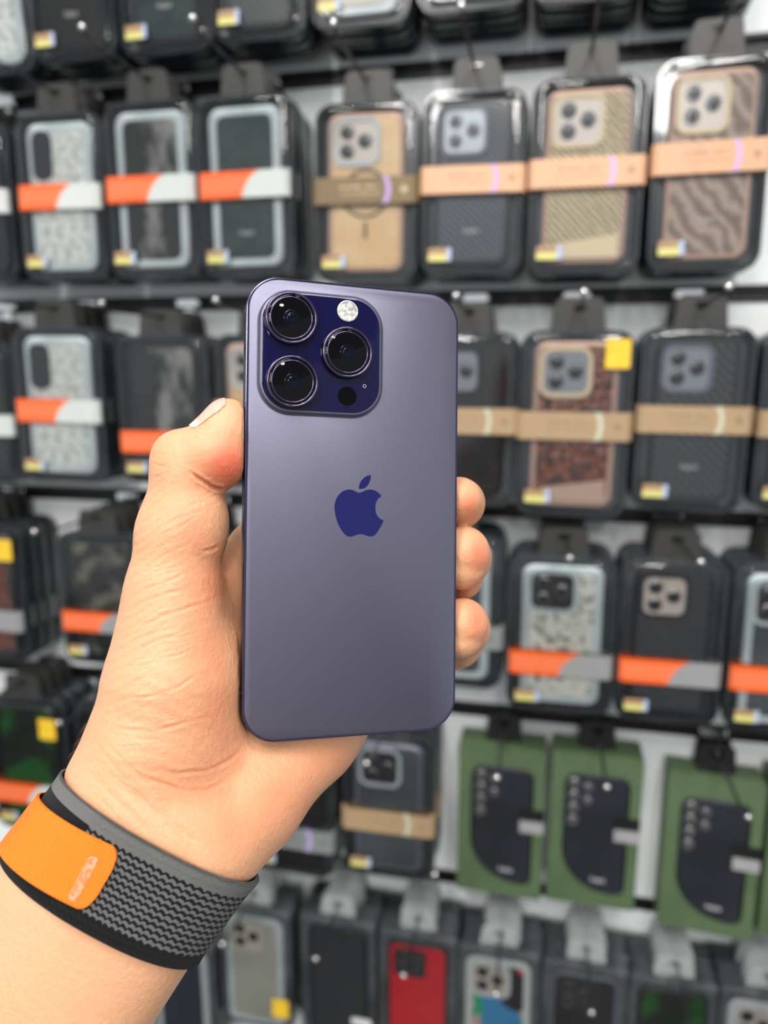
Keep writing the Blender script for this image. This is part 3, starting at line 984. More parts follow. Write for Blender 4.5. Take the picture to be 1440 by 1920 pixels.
# ------------------------------------------------------------------ the hand, wrist and forearm: one continuous skin
# built in millimetres right / down / ahead of the camera
VOX = 1.0
lo_ = np.array([-198., -62., 188.]); hi_ = np.array([48., 262., 312.])
dims = np.ceil((hi_ - lo_) / VOX).astype(int)
gx = (lo_[0] + VOX * np.arange(dims[0])).astype(np.float32)[:, None, None]
gy = (lo_[1] + VOX * np.arange(dims[1])).astype(np.float32)[None, :, None]
gz = (lo_[2] + VOX * np.arange(dims[2])).astype(np.float32)[None, None, :]


def P(px, py, z):
    return np.array([(px - 720) / FPX * z, (py - 960) / FPX * z, z])


def cone(a, b, ra, rb):
    ba = b - a
    L2 = float(ba @ ba)
    t = ((gx - a[0]) * ba[0] + (gy - a[1]) * ba[1] + (gz - a[2]) * ba[2]) / L2
    t = np.clip(t, 0, 1)
    dx = gx - a[0] - t * ba[0]; dy = gy - a[1] - t * ba[1]; dz = gz - a[2] - t * ba[2]
    return np.sqrt(dx * dx + dy * dy + dz * dz) - (ra + (rb - ra) * t)


def ell(c, r, axes=None):
    d = [gx - c[0], gy - c[1], gz - c[2]]
    if axes is not None:
        d = [d[0] * a[0] + d[1] * a[1] + d[2] * a[2] for a in axes]
    q = np.sqrt((d[0] / r[0]) ** 2 + (d[1] / r[1]) ** 2 + (d[2] / r[2]) ** 2)
    return (q - 1) * min(r)


def smin(a, b, k):
    h = np.clip(0.5 + 0.5 * (b - a) / k, 0, 1)
    return b + (a - b) * h - k * h * (1 - h)


def chain(pts, k=2.5):
    """pts: (px, py, z, r)"""
    d = None
    for (a, b) in zip(pts[:-1], pts[1:]):
        c = cone(P(*a[:3]), P(*b[:3]), a[3], b[3])
        d = c if d is None else smin(d, c, k)
    return d


PXM = 1 / FPX
# palm, thenar and heel of the hand
palm = chain([(300, 1545, 236, 18.5), (330, 1400, 243, 18.0), (455, 1225, 264, 13.0)], 6)
palm = smin(palm, chain([(405, 1555, 239, 17.0), (455, 1500, 247, 18.5), (585, 1372, 266, 16.5), (690, 1282, 281, 11.5)], 6), 9)
palm = smin(palm, chain([(370, 1500, 246, 17), (520, 1300, 268, 14), (600, 1180, 277, 12)], 6), 9)
palm = smin(palm, chain([(450, 1225, 264, 13), (500, 1055, 269, 12), ], 6), 9)
palm = smin(palm, chain([(500, 1055, 269, 12), (575, 1115, 278, 11.5), (645, 1200, 282, 11.5), (700, 1285, 281, 11)], 6), 8)
th = chain([(262, 1500, 235, 17.0), (292, 1395, 237, 20.5), (322, 1270, 238, 20.0), (324, 1180, 238, 16.2), (326, 1110, 238, 14.2), (338, 1000, 238, 12.9), (349, 905, 238, 11.0)], 5)
th = smin(th, cone(P(352, 1330, 243), P(385, 1235, 247), 19.0, 15.0), 8)
palm = smin(palm, th, 8)
# web between thumb and index
palm = smin(palm, chain([(392, 1130, 252, 9.0), (425, 1105, 260, 9.0), (490, 1040, 269, 11.5)], 4), 8)
# thumb end
tb = chain([(349, 905, 238, 10.8), (372, 876, 238, 10.3), (404, 846, 237, 9.9), (424, 806, 236.5, 7.9), (430, 786, 236.5, 6.2)], 4)
tb = smin(tb, ell(P(334, 862, 238), (8.6, 9.4, 9.5)), 4)
tb = smin(tb, ell(P(415, 861, 236), (8.8, 8.9, 9.5)), 3)
palm = smin(palm, ell(P(378, 975, 237), (7.6, 10.5, 9.0)), 5)
hand = smin(palm, tb, 1.5)
# wrist and forearm
e1 = np.array([.82, .57, 0]); ax = np.array([-.57, .82, 0])
wc_ = P(292, 1550, 232)
fc_ = P(-230, 2302, 218)
for off, rw, rf, zo in ((-14.5, 18.0, 22.5, 1), (0, 19.0, 25.0, 0), (14.5, 17.8, 21.4, 1)):
    c = cone(wc_ + e1 * off + [0, 0, zo], fc_ + e1 * off * 1.02 + [0, 0, zo] + ax * 10, rw, rf)
    hand = smin(hand, c, 9)
# thumb joint bulge at the wrist and a pair of tendons
# fingers wrap behind the phone, tips round its right edge
fingers = [
    [(500, 1050, 269, 11.5), (612, 905, 281, 9.6), (690, 822, 282, 8.8), (742, 765, 277, 8.0), (758, 748, 275, 7.2)],
    [(575, 1112, 278, 11.0), (752, 1003, 294, 9.6), (842, 958, 286, 8.8), (862, 944, 272, 8.0), (861, 936, 264, 7.9)],
    [(645, 1198, 282, 11.0), (775, 1118, 298, 9.8), (853, 1064, 288, 9.3), (868, 1046, 276, 9.4), (868, 1036, 266, 9.6)],
    [(700, 1284, 281, 10.5), (800, 1232, 292, 9.0), (856, 1205, 284, 8.6), (868, 1178, 272, 8.8), (868, 1168, 264, 8.8)],
]
fd = None
for fpts in fingers:
    c = chain(fpts, 5)
    fd = c if fd is None else np.minimum(fd, c)
# soft pads under the two lower tips
fd = np.minimum(fd, smin(cone(P(868, 1046, 270), P(866, 1086, 278), 9.2, 7.6), cone(P(864, 1040, 266), P(862, 1062, 266), 8.8, 8.4), 3))
fd = np.minimum(fd, smin(cone(P(866, 1175, 268), P(866, 1218, 277), 8.4, 6.4), cone(P(864, 1172, 264), P(862, 1195, 264), 8.2, 7.6), 3))
hand = smin(hand, fd, 5)
# the phone presses into the skin; nothing of the hand lies on its back side
qx = gx - PT[0]; qy = gy - PT[1]; qz = gz - PT[2]
u = qx * PU[0] + qy * PU[1] + qz * PU[2] - PHW / 2
v = qx * PV[0] + qy * PV[1] + qz * PV[2] - PHH / 2
n_ = qx * PN[0] + qy * PN[1] + qz * PN[2]
rad = 10.8
ax_ = np.abs(u) - (PHW / 2 - rad); ay_ = np.abs(v) - (PHH / 2 - rad)
d2 = np.sqrt(np.maximum(ax_, 0) ** 2 + np.maximum(ay_, 0) ** 2) + np.minimum(np.maximum(ax_, ay_), 0) - rad
d3 = np.maximum(d2, -(n_ + PHT))
hand = -smin(-hand, d3 - 0.35, 1.0)
del qx, qy, qz, u, v, n_, ax_, ay_, d2, d3, fd, c, th, tb, palm


def surface_nets(D):
    """dual surface of D = 0; returns vertices in grid units and quads"""
    s = D < 0
    nx, ny, nz = D.shape
    c = [s[i:nx - 1 + i, j:ny - 1 + j, k:nz - 1 + k] for i in (0, 1) for j in (0, 1) for k in (0, 1)]
    anyi = np.zeros_like(c[0]); alli = np.ones_like(c[0])
    for q in c:
        anyi |= q; alli &= q
    act = anyi & ~alli
    idx = -np.ones(act.shape, np.int64)
    ii = np.argwhere(act)
    idx[act] = np.arange(len(ii))
    acc = np.zeros((len(ii), 3)); cnt = np.zeros(len(ii))
    cor = [(i, j, k) for i in (0, 1) for j in (0, 1) for k in (0, 1)]
    for a in range(8):
        for b in range(a + 1, 8):
            df = [cor[b][t] - cor[a][t] for t in range(3)]
            if sum(abs(t) for t in df) != 1: continue
            pa = ii + cor[a]; pb = ii + cor[b]
            va = D[pa[:, 0], pa[:, 1], pa[:, 2]]; vb = D[pb[:, 0], pb[:, 1], pb[:, 2]]
            m = (va < 0) != (vb < 0)
            t = np.where(m, va / np.where(m, va - vb, 1), 0)
            pos = pa + t[:, None] * np.array(df)
            acc[m] += pos[m]; cnt[m] += 1
    V = acc / cnt[:, None]
    Q = []
    for axn in range(3):
        o = [1 if t == axn else 0 for t in range(3)]
        a = s[:nx - o[0], :ny - o[1], :nz - o[2]]
        b = s[o[0]:, o[1]:, o[2]:]
        e = np.argwhere(a != b)
        t1, t2 = [(1, 2), (2, 0), (0, 1)][axn]
        ok = (e[:, t1] > 0) & (e[:, t2] > 0) & (e[:, t1] < D.shape[t1] - 1) & (e[:, t2] < D.shape[t2] - 1)
        e = e[ok]
        fl = b[e[:, 0], e[:, 1], e[:, 2]]
        def g(d1, d2_):
            q = e.copy(); q[:, t1] -= d1; q[:, t2] -= d2_
            return idx[q[:, 0], q[:, 1], q[:, 2]]
        quad = np.stack([g(0, 0), g(1, 0), g(1, 1), g(0, 1)], 1)
        quad[fl] = quad[fl][:, ::-1]
        Q.append(quad)
    return V, np.concatenate(Q)


hv, hq = surface_nets(hand)
hv = lo_ + hv * VOX
# smooth the grid steps away
def lap(vv, q, it, lam=0.5):
    e = np.concatenate([q[:, [0, 1]], q[:, [1, 2]], q[:, [2, 3]], q[:, [3, 0]]])
    deg = np.bincount(e.ravel(), minlength=len(vv))[:, None]
    for i in range(it):
        for w in (lam, -lam * 1.03):
            acc = np.zeros_like(vv)
            for a in range(3):
                acc[:, a] = np.bincount(e[:, 0], vv[e[:, 1], a], len(vv)) + np.bincount(e[:, 1], vv[e[:, 0], a], len(vv))
            vv = vv + w * (acc / np.maximum(deg, 1) - vv)
    return vv


hv = lap(hv, hq, 6)
tm = bpy.data.meshes.new('tmp')
tm.from_pydata(hv.tolist(), [], hq.tolist())
tm.update()
to = bpy.data.objects.new('tmp', tm)
COL.objects.link(to)
md = to.modifiers.new('s', 'SUBSURF'); md.levels = 1; md.render_levels = 1
dg = bpy.context.evaluated_depsgraph_get()
hm = bpy.data.meshes.new_from_object(to.evaluated_get(dg))
bpy.data.objects.remove(to)
nv = len(hm.vertices)
co = np.empty(nv * 3, np.float32); hm.vertices.foreach_get('co', co); co = co.reshape(-1, 3).astype(float)
no = np.empty(nv * 3, np.float32); hm.vertex_normals.foreach_get('vector', no); no = no.reshape(-1, 3).astype(float)
vdir = co / np.linalg.norm(co, axis=1)[:, None]
facing = np.clip(-(no * vdir).sum(1), -1, 1)
if facing.mean() < -.1: no = -no; facing = -facing
spx = 720 + FPX * co[:, 0] / co[:, 2]; spy = 960 + FPX * co[:, 1] / co[:, 2]


def pdist(poly):
    best = np.full(nv, 1e9); tt = np.zeros(nv)
    L = 0; tot = sum(math.dist(a, b) for a, b in zip(poly[:-1], poly[1:]))
    for (x0, y0), (x1, y1) in zip(poly[:-1], poly[1:]):
        dx, dy = x1 - x0, y1 - y0
        l2 = dx * dx + dy * dy
        t = np.clip(((spx - x0) * dx + (spy - y0) * dy) / l2, 0, 1)
        d = np.hypot(spx - x0 - t * dx, spy - y0 - t * dy)
        m = d < best
        best[m] = d[m]; tt[m] = (L + t[m] * math.sqrt(l2)) / tot
        L += math.sqrt(l2)
    return best, tt


def smooth_line(p, n=6):
    q = [p[0]] + list(p) + [p[-1]]
    out = []
    for i in range(1, len(q) - 2):
        for j in range(n):
            t = j / n
            out.append(tuple(0.5 * ((2 * q[i][a]) + (-q[i - 1][a] + q[i + 1][a]) * t + (2 * q[i - 1][a] - 5 * q[i][a] + 4 * q[i + 1][a] - q[i + 2][a]) * t * t + (-q[i - 1][a] + 3 * q[i][a] - 3 * q[i + 1][a] + q[i + 2][a]) * t ** 3) for a in (0, 1)))
    out.append(tuple(p[-1]))
    return [(x + .9 * math.sin(y / 7 + x / 11), y + 1.1 * math.sin(x / 8.5)) for x, y in out]


creases = [  # polyline, width px, depth mm
    ([(352, 884), (366, 893), (383, 903), (402, 915), (416, 918)], 3.0, 1.3),
    ([(283, 866), (300, 874), (316, 876)], 2.2, .35), ([(283, 896), (300, 893), (318, 885)], 2.2, .4), ([(292, 846), (306, 852), (318, 850)], 2, .2),
    ([(413, 1024), (395, 1030), (376, 1032)], 2.6, .6),
    ([(246, 1110), (296, 1096), (330, 1082), (362, 1066)], 2.4, .30),
    ([(255, 1133), (299, 1119), (338, 1107), (362, 1095)], 2.6, .38),
    ([(234, 1184), (270, 1170), (306, 1156), (345, 1142), (382, 1130), (415, 1112)], 3.0, .45),
    ([(229, 1212), (262, 1196), (300, 1180)], 2.2, .25),
    ([(227, 1230), (288, 1204), (330, 1190), (361, 1174)], 2.6, .35),
    ([(226, 1260), (306, 1235), (350, 1222), (390, 1208)], 2.4, .25),
    ([(224, 1285), (270, 1272), (310, 1262)], 2.2, .22),
    ([(224, 1312), (288, 1304), (330, 1289), (361, 1271), (404, 1250)], 2.8, .38),
    ([(191, 1351), (212, 1360), (234, 1367), (288, 1371), (342, 1356), (397, 1342)], 3.2, .42),
    ([(467, 1378), (450, 1402), (433, 1423), (397, 1441), (342, 1449), (270, 1441)], 3.4, .42),
    ([(455, 1430), (411, 1471), (361, 1482), (306, 1470), (252, 1448), (215, 1425)], 3.6, .40),
    ([(300, 1500), (340, 1503), (380, 1512)], 2.2, .2),
    ([(205, 1440), (216, 1462), (270, 1506), (324, 1546), (368, 1589), (404, 1642)], 9.0, .75),
    ([(150, 1440), (200, 1480), (260, 1540), (300, 1580)], 6.0, .22),
    ([(190, 1385), (230, 1425), (262, 1455), (290, 1475)], 3.0, .25), ([(183, 1400), (215, 1440), (240, 1465)], 3.0, .2),
    ([(440, 1000), (458, 1016), (470, 1022)], 3.0, .4),
]
rng = random.Random(5)
for i in range(46):  # fine lines running across the thumb and its base
    y = 960 + i * 10.2 + rng.uniform(-4, 4)
    x0 = 262 - (y - 960) * .13 + rng.uniform(0, 95)
    ln_ = rng.uniform(35, 105)
    sl_ = -.33 + (y - 1130) * .0011 + rng.uniform(-.08, .08)
    creases.append(([(x0, y), (x0 + ln_ * .5, y + sl_ * ln_ * .5 + rng.uniform(-2, 2)), (x0 + ln_, y + sl_ * ln_)], rng.uniform(1.2, 2.0), rng.uniform(.14, .30)))
for i in range(26):  # heel of the hand and wrist
    x0 = rng.uniform(150, 380); y = rng.uniform(1400, 1560)
    ln_ = rng.uniform(30, 90); sl_ = rng.uniform(.45, .95)
    creases.append(([(x0, y), (x0 + ln_ * .5, y + sl_ * ln_ * .5 + rng.uniform(-3, 3)), (x0 + ln_, y + sl_ * ln_)], rng.uniform(1.2, 2.2), rng.uniform(.10, .24)))
disp = np.zeros(nv)
cds = []
for poly, w, dep in creases:
    d, t = pdist(smooth_line(poly))
    cds.append(d)
    fade = np.clip(np.minimum(t, 1 - t) * 3.2, 0, 1) * (.75 + .25 * np.sin(t * 17 + w)) if dep < 1 else np.clip(t * 3, 0, 1)
    dep = dep * .78 if dep < 1 else dep * .8
    disp -= dep * fade * (np.exp(-(d / w) ** 2) - .35 * np.exp(-((d - 2.2 * w) / w) ** 2)) * (facing > .02)
# fine dorsal folds over the thumb: short ridges that fan across it
fold = np.sin((spy * 1.0 + spx * .55) / 2.9 + 1.5 * np.sin(spx / 23.) + .8 * np.sin(spy / 31.))
mk_ = np.exp(-((spx - 268 - (1130 - spy) * .12) / 48) ** 2) * np.clip((spy - 880) / 60, 0, 1) * np.clip((1400 - spy) / 80, 0, 1)
disp += .07 * fold * mk_ * (facing > 0)
fold2 = np.sin((spy * 1.0 - spx * .35) / 4.7 + 2 * np.sin(spx / 37.) + 1.3 * np.sin((spy + spx) / 45.))
mk2 = np.exp(-((spx - 300) / 90) ** 2 - ((spy - 1400) / 190) ** 2)
disp += .07 * fold2 * mk2 * (facing > 0)
co += no * disp[:, None]
BCx = P(243, 1622, 231); BAx = np.array([-.500, .866, -0.24]); BAx /= np.linalg.norm(BAx)
rb = co - BCx; sb = rb @ BAx
pr = rb - sb[:, None] * BAx; pl_ = np.linalg.norm(pr, axis=1)
sq = 1.2 / (1 + np.exp((np.abs(sb) - 14.0) / .8)) * (pl_ < 60)
co -= pr / np.maximum(pl_, 1)[:, None] * sq[:, None]
q3 = co - PT
u3 = q3 @ PU - PHW / 2; v3 = q3 @ PV - PHH / 2; n3_ = q3 @ PN
ex = np.abs(u3) - (PHW / 2 - rad); ey = np.abs(v3) - (PHH / 2 - rad)
exp_, eyp = np.maximum(ex, 0), np.maximum(ey, 0)
hyp = np.hypot(exp_, eyp)
sd = hyp + np.minimum(np.maximum(ex, ey), 0) - rad
gu = np.where(hyp > 1e-6, exp_ / np.maximum(hyp, 1e-6), (ex >= ey)) * np.sign(u3)
gv = np.where(hyp > 1e-6, eyp / np.maximum(hyp, 1e-6), (ex < ey)) * np.sign(v3)
ez = -(n3_ + PHT)
CL = .40
m = np.maximum(sd, ez) < CL
ma = m & (ez >= sd); mb = m & ~ma
co[ma] -= PN * (CL - ez[ma])[:, None]
co[mb] += (PU * gu[mb][:, None] + PV * gv[mb][:, None]) * (CL - sd[mb])[:, None]
# skin redness, a pigment of the skin itself: pads, heel and creases
red = np.zeros(nv)
for x, y, sx, sy, a in ((432, 872, 40, 48, .95), (395, 880, 45, 40, .3), (880, 950, 24, 26, .7), (898, 1040, 24, 40, .75), (893, 1160, 24, 45, .7), (400, 1250, 60, 130, .45), (395, 1090, 50, 45, .35),
                        (520, 1500, 95, 70, .40), (430, 1560, 60, 70, .35), (370, 1410, 90, 60, .25), (345, 1000, 50, 70, .25), (640, 1420, 60, 40, .25), (300, 1480, 80, 40, .2)):
    red += a * np.exp(-((spx - x) / sx) ** 2 - ((spy - y) / sy) ** 2)
for (poly, w, dep), d in list(zip(creases, cds))[:17]:
    red += .16 * min(1, dep * 2) * np.exp(-(d / (w * 1.6)) ** 2)
red = np.clip(red, 0, 1.2)
out = CAM
Mx = np.array([[RT.x, DN.x, FW.x], [RT.y, DN.y, FW.y], [RT.z, DN.z, FW.z]]) * .001
worg = camw(*P(200, 1700, 232))
wco = co @ Mx.T + np.array(CAM) - np.array(worg)
hm.vertices.foreach_set('co', wco.astype(np.float32).ravel())
at_ = hm.attributes.new('redness', 'FLOAT', 'POINT')
at_.data.foreach_set('value', red.astype(np.float32))
hm.polygons.foreach_set('use_smooth', [True] * len(hm.polygons))
hm.name = 'person'
hm.materials.clear()

k = NT('skin')
ar = k.n('ShaderNodeAttribute', attribute_name='redness')
tc = k.n('ShaderNodeTexCoord')
n1 = k.n('ShaderNodeTexNoise', i_Scale=60, i_Detail=4)
n2 = k.n('ShaderNodeTexNoise', i_Scale=420, i_Detail=3)
for q in (n1, n2): k.l(tc.outputs['Object'], q.inputs['Vector'])
fr_ = k.math('ADD', ar.outputs['Fac'], k.math('MULTIPLY', k.math('SUBTRACT', n1.outputs[0], 0.5), 0.7))
cr = k.n('ShaderNodeValToRGB')
cr.color_ramp.elements[0].position = 0.0; cr.color_ramp.elements[0].color = srgb(213, 161, 124)
cr.color_ramp.elements[1].position = 1.0; cr.color_ramp.elements[1].color = srgb(216, 110, 82)
e_ = cr.color_ramp.elements.new(.35); e_.color = srgb(215, 148, 110)
k.l(fr_, cr.inputs[0])
k.l(k.mix(k.math('MULTIPLY', n2.outputs[0], 0.12), cr.outputs[0], srgb(175, 108, 78)), k.p.inputs['Base Color'])
k.p.inputs['Roughness'].default_value = 0.47
k.p.inputs['Specular IOR Level'].default_value = 0.38
k.p.inputs['Subsurface Weight'].default_value = 0.25
k.p.inputs['Subsurface Radius'].default_value = (1.0, 0.35, 0.2)
k.p.inputs['Subsurface Scale'].default_value = 0.0035
vo = k.n('ShaderNodeTexVoronoi', i_Scale=900)
mpv = k.n('ShaderNodeMapping'); mpv.inputs['Scale'].default_value = (1, 1, .55); mpv.inputs['Rotation'].default_value = (.3, .5, .2)
k.l(tc.outputs['Object'], mpv.inputs[0]); k.l(mpv.outputs[0], vo.inputs['Vector'])
n3 = k.n('ShaderNodeTexNoise', i_Scale=1500, i_Detail=3)
k.l(tc.outputs['Object'], n3.inputs['Vector'])
k.bump(k.math('ADD', k.math('MULTIPLY', vo.outputs['Distance'], .6), k.math('ADD', n3.outputs[0], k.math('MULTIPLY', n2.outputs[0], 1.5))), 0.42, 0.0004)
M['skin'] = k.m
hm.materials.append(M['skin'])
person = bpy.data.objects.new('person', hm)
COL.objects.link(person)
person.location = worg
prop(person, 'bare left hand and forearm of a person, thumb and curled fingers gripping the purple phone', 'person')

# thumb nail: a plate lying on the upper left of the thumb tip
na = P(434, 757, 236) - P(384, 812, 236); na /= np.linalg.norm(na)
nu = np.array([-.62, -.60, 0]); nu -= na * (nu @ na); nu /= np.linalg.norm(nu)
nn = nu * .86 + np.array([0, 0, -1.]) * .51; nn /= np.linalg.norm(nn)
nc = np.cross(na, nn)
n0 = P(404, 786, 236)
rel = co - n0
al = rel @ na; cl = rel @ nc; hl = rel @ nn
sel = ((np.abs(al / 6.9) ** 3.2 + np.abs(cl / 6.4) ** 3.2) < 1) & (hl > -1.5) & (hl < 12) & ((no @ nn) > .15)
polys = [tuple(p.vertices) for p in hm.polygons]
pf = [p for p in polys if all(sel[i] for i in p)]
used_ = sorted({i for p in pf for i in p}); rmap = {i: j for j, i in enumerate(used_)}
if pf:
    top = [tuple(wco[i] + (Mx @ (no[i] * .42))) for i in used_]
    bot = [tuple(wco[i] - (Mx @ (no[i] * .3))) for i in used_]
    nf = [tuple(rmap[i] for i in p) for p in pf]
    ed = {}
    for p in nf:
        for a, b in zip(p, p[1:] + p[:1]): ed[(a, b)] = 1
    side = [(a, a + len(used_), b + len(used_), b) for (a, b) in ed if (b, a) not in ed]
    kn = NT('nail')
    atn = kn.n('ShaderNodeAttribute', attribute_name='cuticle')
    kn.l(kn.mix(atn.outputs['Fac'], srgb(236, 168, 150), srgb(248, 226, 208)), kn.p.inputs['Base Color'])
    kn.p.inputs['Roughness'].default_value = .22; kn.p.inputs['Coat Weight'].default_value = .3
    M['nail'] = kn.m
    nail = mesh('thumb_nail', top + bot, nf + side, M['nail'], person, angle=60)
    la = nail.data.attributes.new('cuticle', 'FLOAT', 'POINT')
    cv = np.clip((-al[used_] - 3.2) / 2.2, 0, 1)
    la.data.foreach_set('value', np.concatenate([cv, cv]).astype(np.float32))
    nail['label'] = 'pink thumb nail with a pale cuticle'

# a few dark hairs on the back of the wrist
hr = []
rng = random.Random(9)
for i in range(60):
    t = rng.random() * .72
    a = P(190 - 62 * t + rng.uniform(-4, 4), 1352 + 90 * t, 234 + rng.uniform(-4, 8))
    gi = None
    d0 = np.linalg.norm(co - a, axis=1); j = int(np.argmin(d0))
    b = co[j]; nrm = no[j]
    if nrm[0] > .1: continue
    L = rng.uniform(2.5, 5.5)
    g = np.array([-.45, .75, rng.uniform(-.2, .2)])
    pts = [b - nrm * .2, b + nrm * .5 + g * L * .4, b + nrm * .8 + g * L]
    hr.append(tube([tuple(Mx @ (q - P(200, 1700, 232))) for q in pts], [.00007, .00006, .00002], 4))
M['hair'] = plain('dark_hair', srgb(60, 44, 34), .5)
prop(mesh('arm_hair', *join(*hr), M['hair'], person), kind='stuff')


# ------------------------------------------------------------------ woven watch band around the wrist
def sdf(p):
    g = (np.asarray(p) - lo_) / VOX
    g = np.clip(g, 0, np.array(hand.shape) - 1.001)
    i = np.floor(g).astype(int); f = g - i
    r = 0
    for a in (0, 1):
        for b in (0, 1):
            for c in (0, 1):
                w = (f[..., 0] if a else 1 - f[..., 0]) * (f[..., 1] if b else 1 - f[..., 1]) * (f[..., 2] if c else 1 - f[..., 2])
                r = r + w * hand[i[..., 0] + a, i[..., 1] + b, i[..., 2] + c]
    return r


BC = P(243, 1622, 231)
BA = np.array([-.500, .866, -0.24]); BA /= np.linalg.norm(BA)
B1 = np.array([.866, .500, 0]); B1 -= BA * (B1 @ BA); B1 /= np.linalg.norm(B1)
B2 = np.array([0, 0, 1.]); B2 -= BA * (B2 @ BA); B2 /= np.linalg.norm(B2)
BW = 29.0
TH = np.linspace(0, 2 * np.pi, 145)[:-1]
SS = np.linspace(-BW / 2, BW / 2, 13)
RG = np.zeros((len(TH), len(SS)))
for j, s_ in enumerate(SS):
    dirs = np.cos(TH)[:, None] * B1 + np.sin(TH)[:, None] * B2
    rr_ = np.full(len(TH), 8.0)
    for _ in range(60):
        d = sdf(BC + BA * s_ + dirs * rr_[:, None])
        rr_ = rr_ + np.clip(-d, -3, 3) * .8
    RG[:, j] = rr_
for _ in range(30):  # a taut band bridges hollows
    RG = np.maximum(RG, (np.roll(RG, 1, 0) + np.roll(RG, -1, 0)) / 2)
RL = np.array([np.polyval(np.polyfit(SS, RG[i], 1), SS) for i in range(len(TH))])
RG = np.maximum(RL, RG)
RG = (RG + np.roll(RG, 1, 0) + np.roll(RG, -1, 0)) / 3 + .15


def brad(th, s_):
    t = (th % (2 * math.pi)) / (2 * math.pi) * len(TH)
    i = int(t) % len(TH); f = t - int(t)
    q = (s_ + BW / 2) / BW * (len(SS) - 1)
    q = min(max(q, 0), len(SS) - 1.001); j = int(q); g = q - j
    a = RG[i, j] * (1 - g) + RG[i, j + 1] * g
    i2 = (i + 1) % len(TH)
    b = RG[i2, j] * (1 - g) + RG[i2, j + 1] * g
    return a * (1 - f) + b * f


borg = P(243, 1622, 231)
band = empty('watch_band', tuple(camw(*borg)))
prop(band, 'grey and black striped woven watch band with an orange tab around the wrist', 'watch band')


def strip(name, t0, t1, nt, off0, off1, mat, vr, closed=False, corner=0.0, corner0=0.0, nvv=26, parent=None, edge=.35):
    """band layer between angles t0..t1, heights off0..off1 above the skin; vr(th) -> (s0, s1)"""
    vs, uv = [], []
    arc = 36.0
    cols = nt if closed else nt + 1
    prof = [(-1, off0)] + [(-1, off1 - edge)] + [(2 * i / nvv - 1, off1) for i in range(nvv + 1)] + [(1, off1 - edge)] + [(1, off0)]
    for i in range(cols):
        th = t0 + (t1 - t0) * i / nt
        s0, s1 = vr(th)
        de = abs(t1 - th) * arc; ds = abs(th - t0) * arc
        ins = 0.0
        for dd, c in ((de, corner), (ds, corner0)):
            if c > 0 and dd < c: ins = max(ins, c - math.sqrt(max(c * c - (c - dd) ** 2, 0)))
        s0 += ins; s1 -= ins
        mid = (s0 + s1) / 2; hf = (s1 - s0) / 2
        for (w, h) in prof:
            ww = w * hf
            if abs(w) >= 1 - 1e-9 and h == off1: ww = w * (hf - edge * .6)
            s_ = mid + ww
            r = brad(th, s_) + h
            p = (BC - borg) + BA * s_ + (B1 * math.cos(th) + B2 * math.sin(th)) * r
            vs.append(tuple(Mx @ p)); uv.append((th * arc, s_ + BW / 2))
    m_ = len(prof)
    fs = []
    for i in range(nt):
        a = i; b = (i + 1) % cols
        for k_ in range(m_ - 1):
            fs.append((a * m_ + k_, a * m_ + k_ + 1, b * m_ + k_ + 1, b * m_ + k_))
        fs.append((a * m_ + m_ - 1, a * m_, b * m_, b * m_ + m_ - 1))
    if not closed:
        fs.append(tuple(range(m_))); fs.append(tuple(range((cols - 1) * m_, cols * m_))[::-1])
    o = mesh(name, vs, fs, mat, parent, angle=55)
    A = o.data.attributes.new('weave', 'FLOAT2', 'POINT')
    A.data.foreach_set('vector', np.array(uv, np.float32).ravel())
    return o


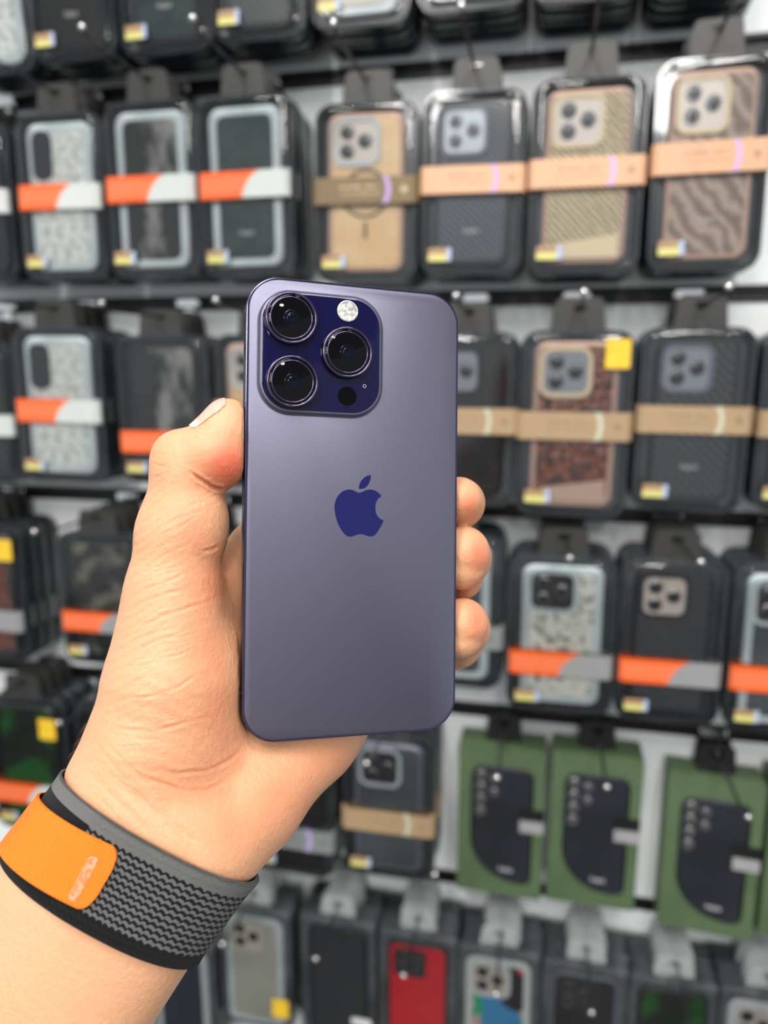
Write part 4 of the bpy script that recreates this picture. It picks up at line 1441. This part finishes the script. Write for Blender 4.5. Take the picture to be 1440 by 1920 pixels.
def weave_mat(name, kind):
    k = NT(name)
    a = k.n('ShaderNodeAttribute', attribute_name='weave')
    sp = k.n('ShaderNodeSeparateXYZ'); k.l(a.outputs['Vector'], sp.inputs[0])
    u, v = sp.outputs[0], sp.outputs[1]
    nz = k.n('ShaderNodeTexNoise', i_Scale=1.6, i_Detail=3); k.l(a.outputs['Vector'], nz.inputs['Vector'])
    sin = lambda x: k.math('SINE', x)
    grey, black = srgb(118, 118, 117), srgb(12, 13, 15)
    thr = k.math('MULTIPLY', sin(k.math('MULTIPLY', u, 9.0)), sin(k.math('MULTIPLY', v, 9.0)))
    if kind == 'wave':
        wob = k.math('ADD', k.math('MULTIPLY', sin(k.math('MULTIPLY', u, 1.9)), .30), k.math('MULTIPLY', sin(k.math('ADD', k.math('MULTIPLY', u, 3.8), .8)), .10))
        nw = k.n('ShaderNodeTexNoise', i_Scale=.9, i_Detail=3); k.l(a.outputs['Vector'], nw.inputs['Vector'])
        vv = k.math('ADD', k.math('ADD', v, wob), k.math('MULTIPLY', k.math('SUBTRACT', nw.outputs[0], .5), .9))
        ph = sin(k.math('MULTIPLY', k.math('SUBTRACT', vv, 3.6), 2 * math.pi / 1.93))
        st = k.math('ADD', k.math('MULTIPLY', ph, 2.5), .55)
        st = k.math('MINIMUM', k.math('MAXIMUM', st, 0.0), 1.0)
        top_ = k.math('LESS_THAN', vv, 3.6)
        bot_ = k.math('LESS_THAN', vv, 24.0)
        f = k.math('MULTIPLY', k.math('MAXIMUM', st, top_), bot_)
        ht = k.math('ADD', st, k.math('MULTIPLY', thr, .35))
    else:
        f = k.math('LESS_THAN', k.math('ADD', v, k.math('MULTIPLY', nz.outputs[0], .5)), 4.6)
        ht = k.math('ADD', nz.outputs[0], k.math('MULTIPLY', thr, .2))
    # stitched edge
    ed = k.math('LESS_THAN', v, .55)
    dash = k.math('GREATER_THAN', sin(k.math('MULTIPLY', u, 8.2)), 0.0)
    f = k.math('MULTIPLY', f, k.math('SUBTRACT', 1.0, k.math('MULTIPLY', ed, dash)))
    c = k.mix(f, black, grey)
    c = k.mix(k.math('MULTIPLY', k.math('ADD', thr, 1.0), .10), c, srgb(30, 30, 31))
    n5 = k.n('ShaderNodeTexNoise', i_Scale=5, i_Detail=4); k.l(a.outputs['Vector'], n5.inputs['Vector'])
    c = k.mix(k.math('MULTIPLY', n5.outputs[0], .25), c, srgb(20, 20, 22))
    k.l(c, k.p.inputs['Base Color'])
    k.p.inputs['Roughness'].default_value = .85
    k.p.inputs['Specular IOR Level'].default_value = .15
    k.p.inputs['Sheen Weight'].default_value = .06
    k.bump(k.math('ADD', ht, k.math('MULTIPLY', n5.outputs[0], .6)), .7, .0006)
    return k.m


M['wave'] = weave_mat('wavy_weave', 'wave')
M['under'] = weave_mat('black_weave', 'under')
k = NT('orange_weave')
a = k.n('ShaderNodeAttribute', attribute_name='weave')
mp = k.n('ShaderNodeMapping'); mp.inputs['Rotation'].default_value = (0, 0, .5); mp.inputs['Scale'].default_value = (.7, .7, 1); k.l(a.outputs['Vector'], mp.inputs[0])
sp = k.n('ShaderNodeSeparateXYZ'); k.l(mp.outputs[0], sp.inputs[0])
th_ = k.math('MULTIPLY', k.math('SINE', k.math('MULTIPLY', sp.outputs[0], 8.5)), k.math('SINE', k.math('MULTIPLY', sp.outputs[1], 6.5)))
k.l(k.mix(k.math('MULTIPLY', k.math('ADD', th_, 1.0), .3), srgb(250, 128, 12), srgb(214, 88, 6)), k.p.inputs['Base Color'])
k.p.inputs['Roughness'].default_value = .75
k.bump(th_, .5, .0003)
M['orange'] = k.m
M['patch'] = noisy('faded_orange', srgb(232, 120, 75), srgb(240, 150, 110), 700, rough=.8, bump=.3)
D2 = math.pi / 180
o = strip('under_layer', 0, 2 * math.pi, 144, .2, 1.0, M['under'], lambda th: (-BW / 2, BW / 2), closed=True, parent=band)
o['label'] = 'black under layer with a grey edge'
o = strip('striped_layer', 238 * D2, (360 + 150) * D2, 190, 1.05, 1.9, M['wave'], lambda th: (-BW / 2 + .3, BW / 2 - .3), corner0=2.5, parent=band, nvv=34)
o['label'] = 'layer with wavy grey and black stripes'


def tabr(th):
    t = (th / D2 - 176) / (263 - 176)
    return (-BW / 2 + BW * (.33 - .17 * t), -BW / 2 + BW * (.95 - .13 * t))


tab = strip('pull_tab', 150 * D2, 265 * D2, 80, 1.95, 2.8, M['orange'], tabr, corner=5.5, parent=band, edge=.5)
tab['label'] = 'bright orange pull tab'
pt_ = strip('tab_patch', 248 * D2, 254.5 * D2, 8, 2.7, 2.92, M['patch'], lambda th: (tabr(th)[0] + 4.6, tabr(th)[1] - 1.5), parent=tab, corner=1.2, corner0=1.2, edge=.1)
pt_['label'] = 'faded pinkish rectangle'
del hand
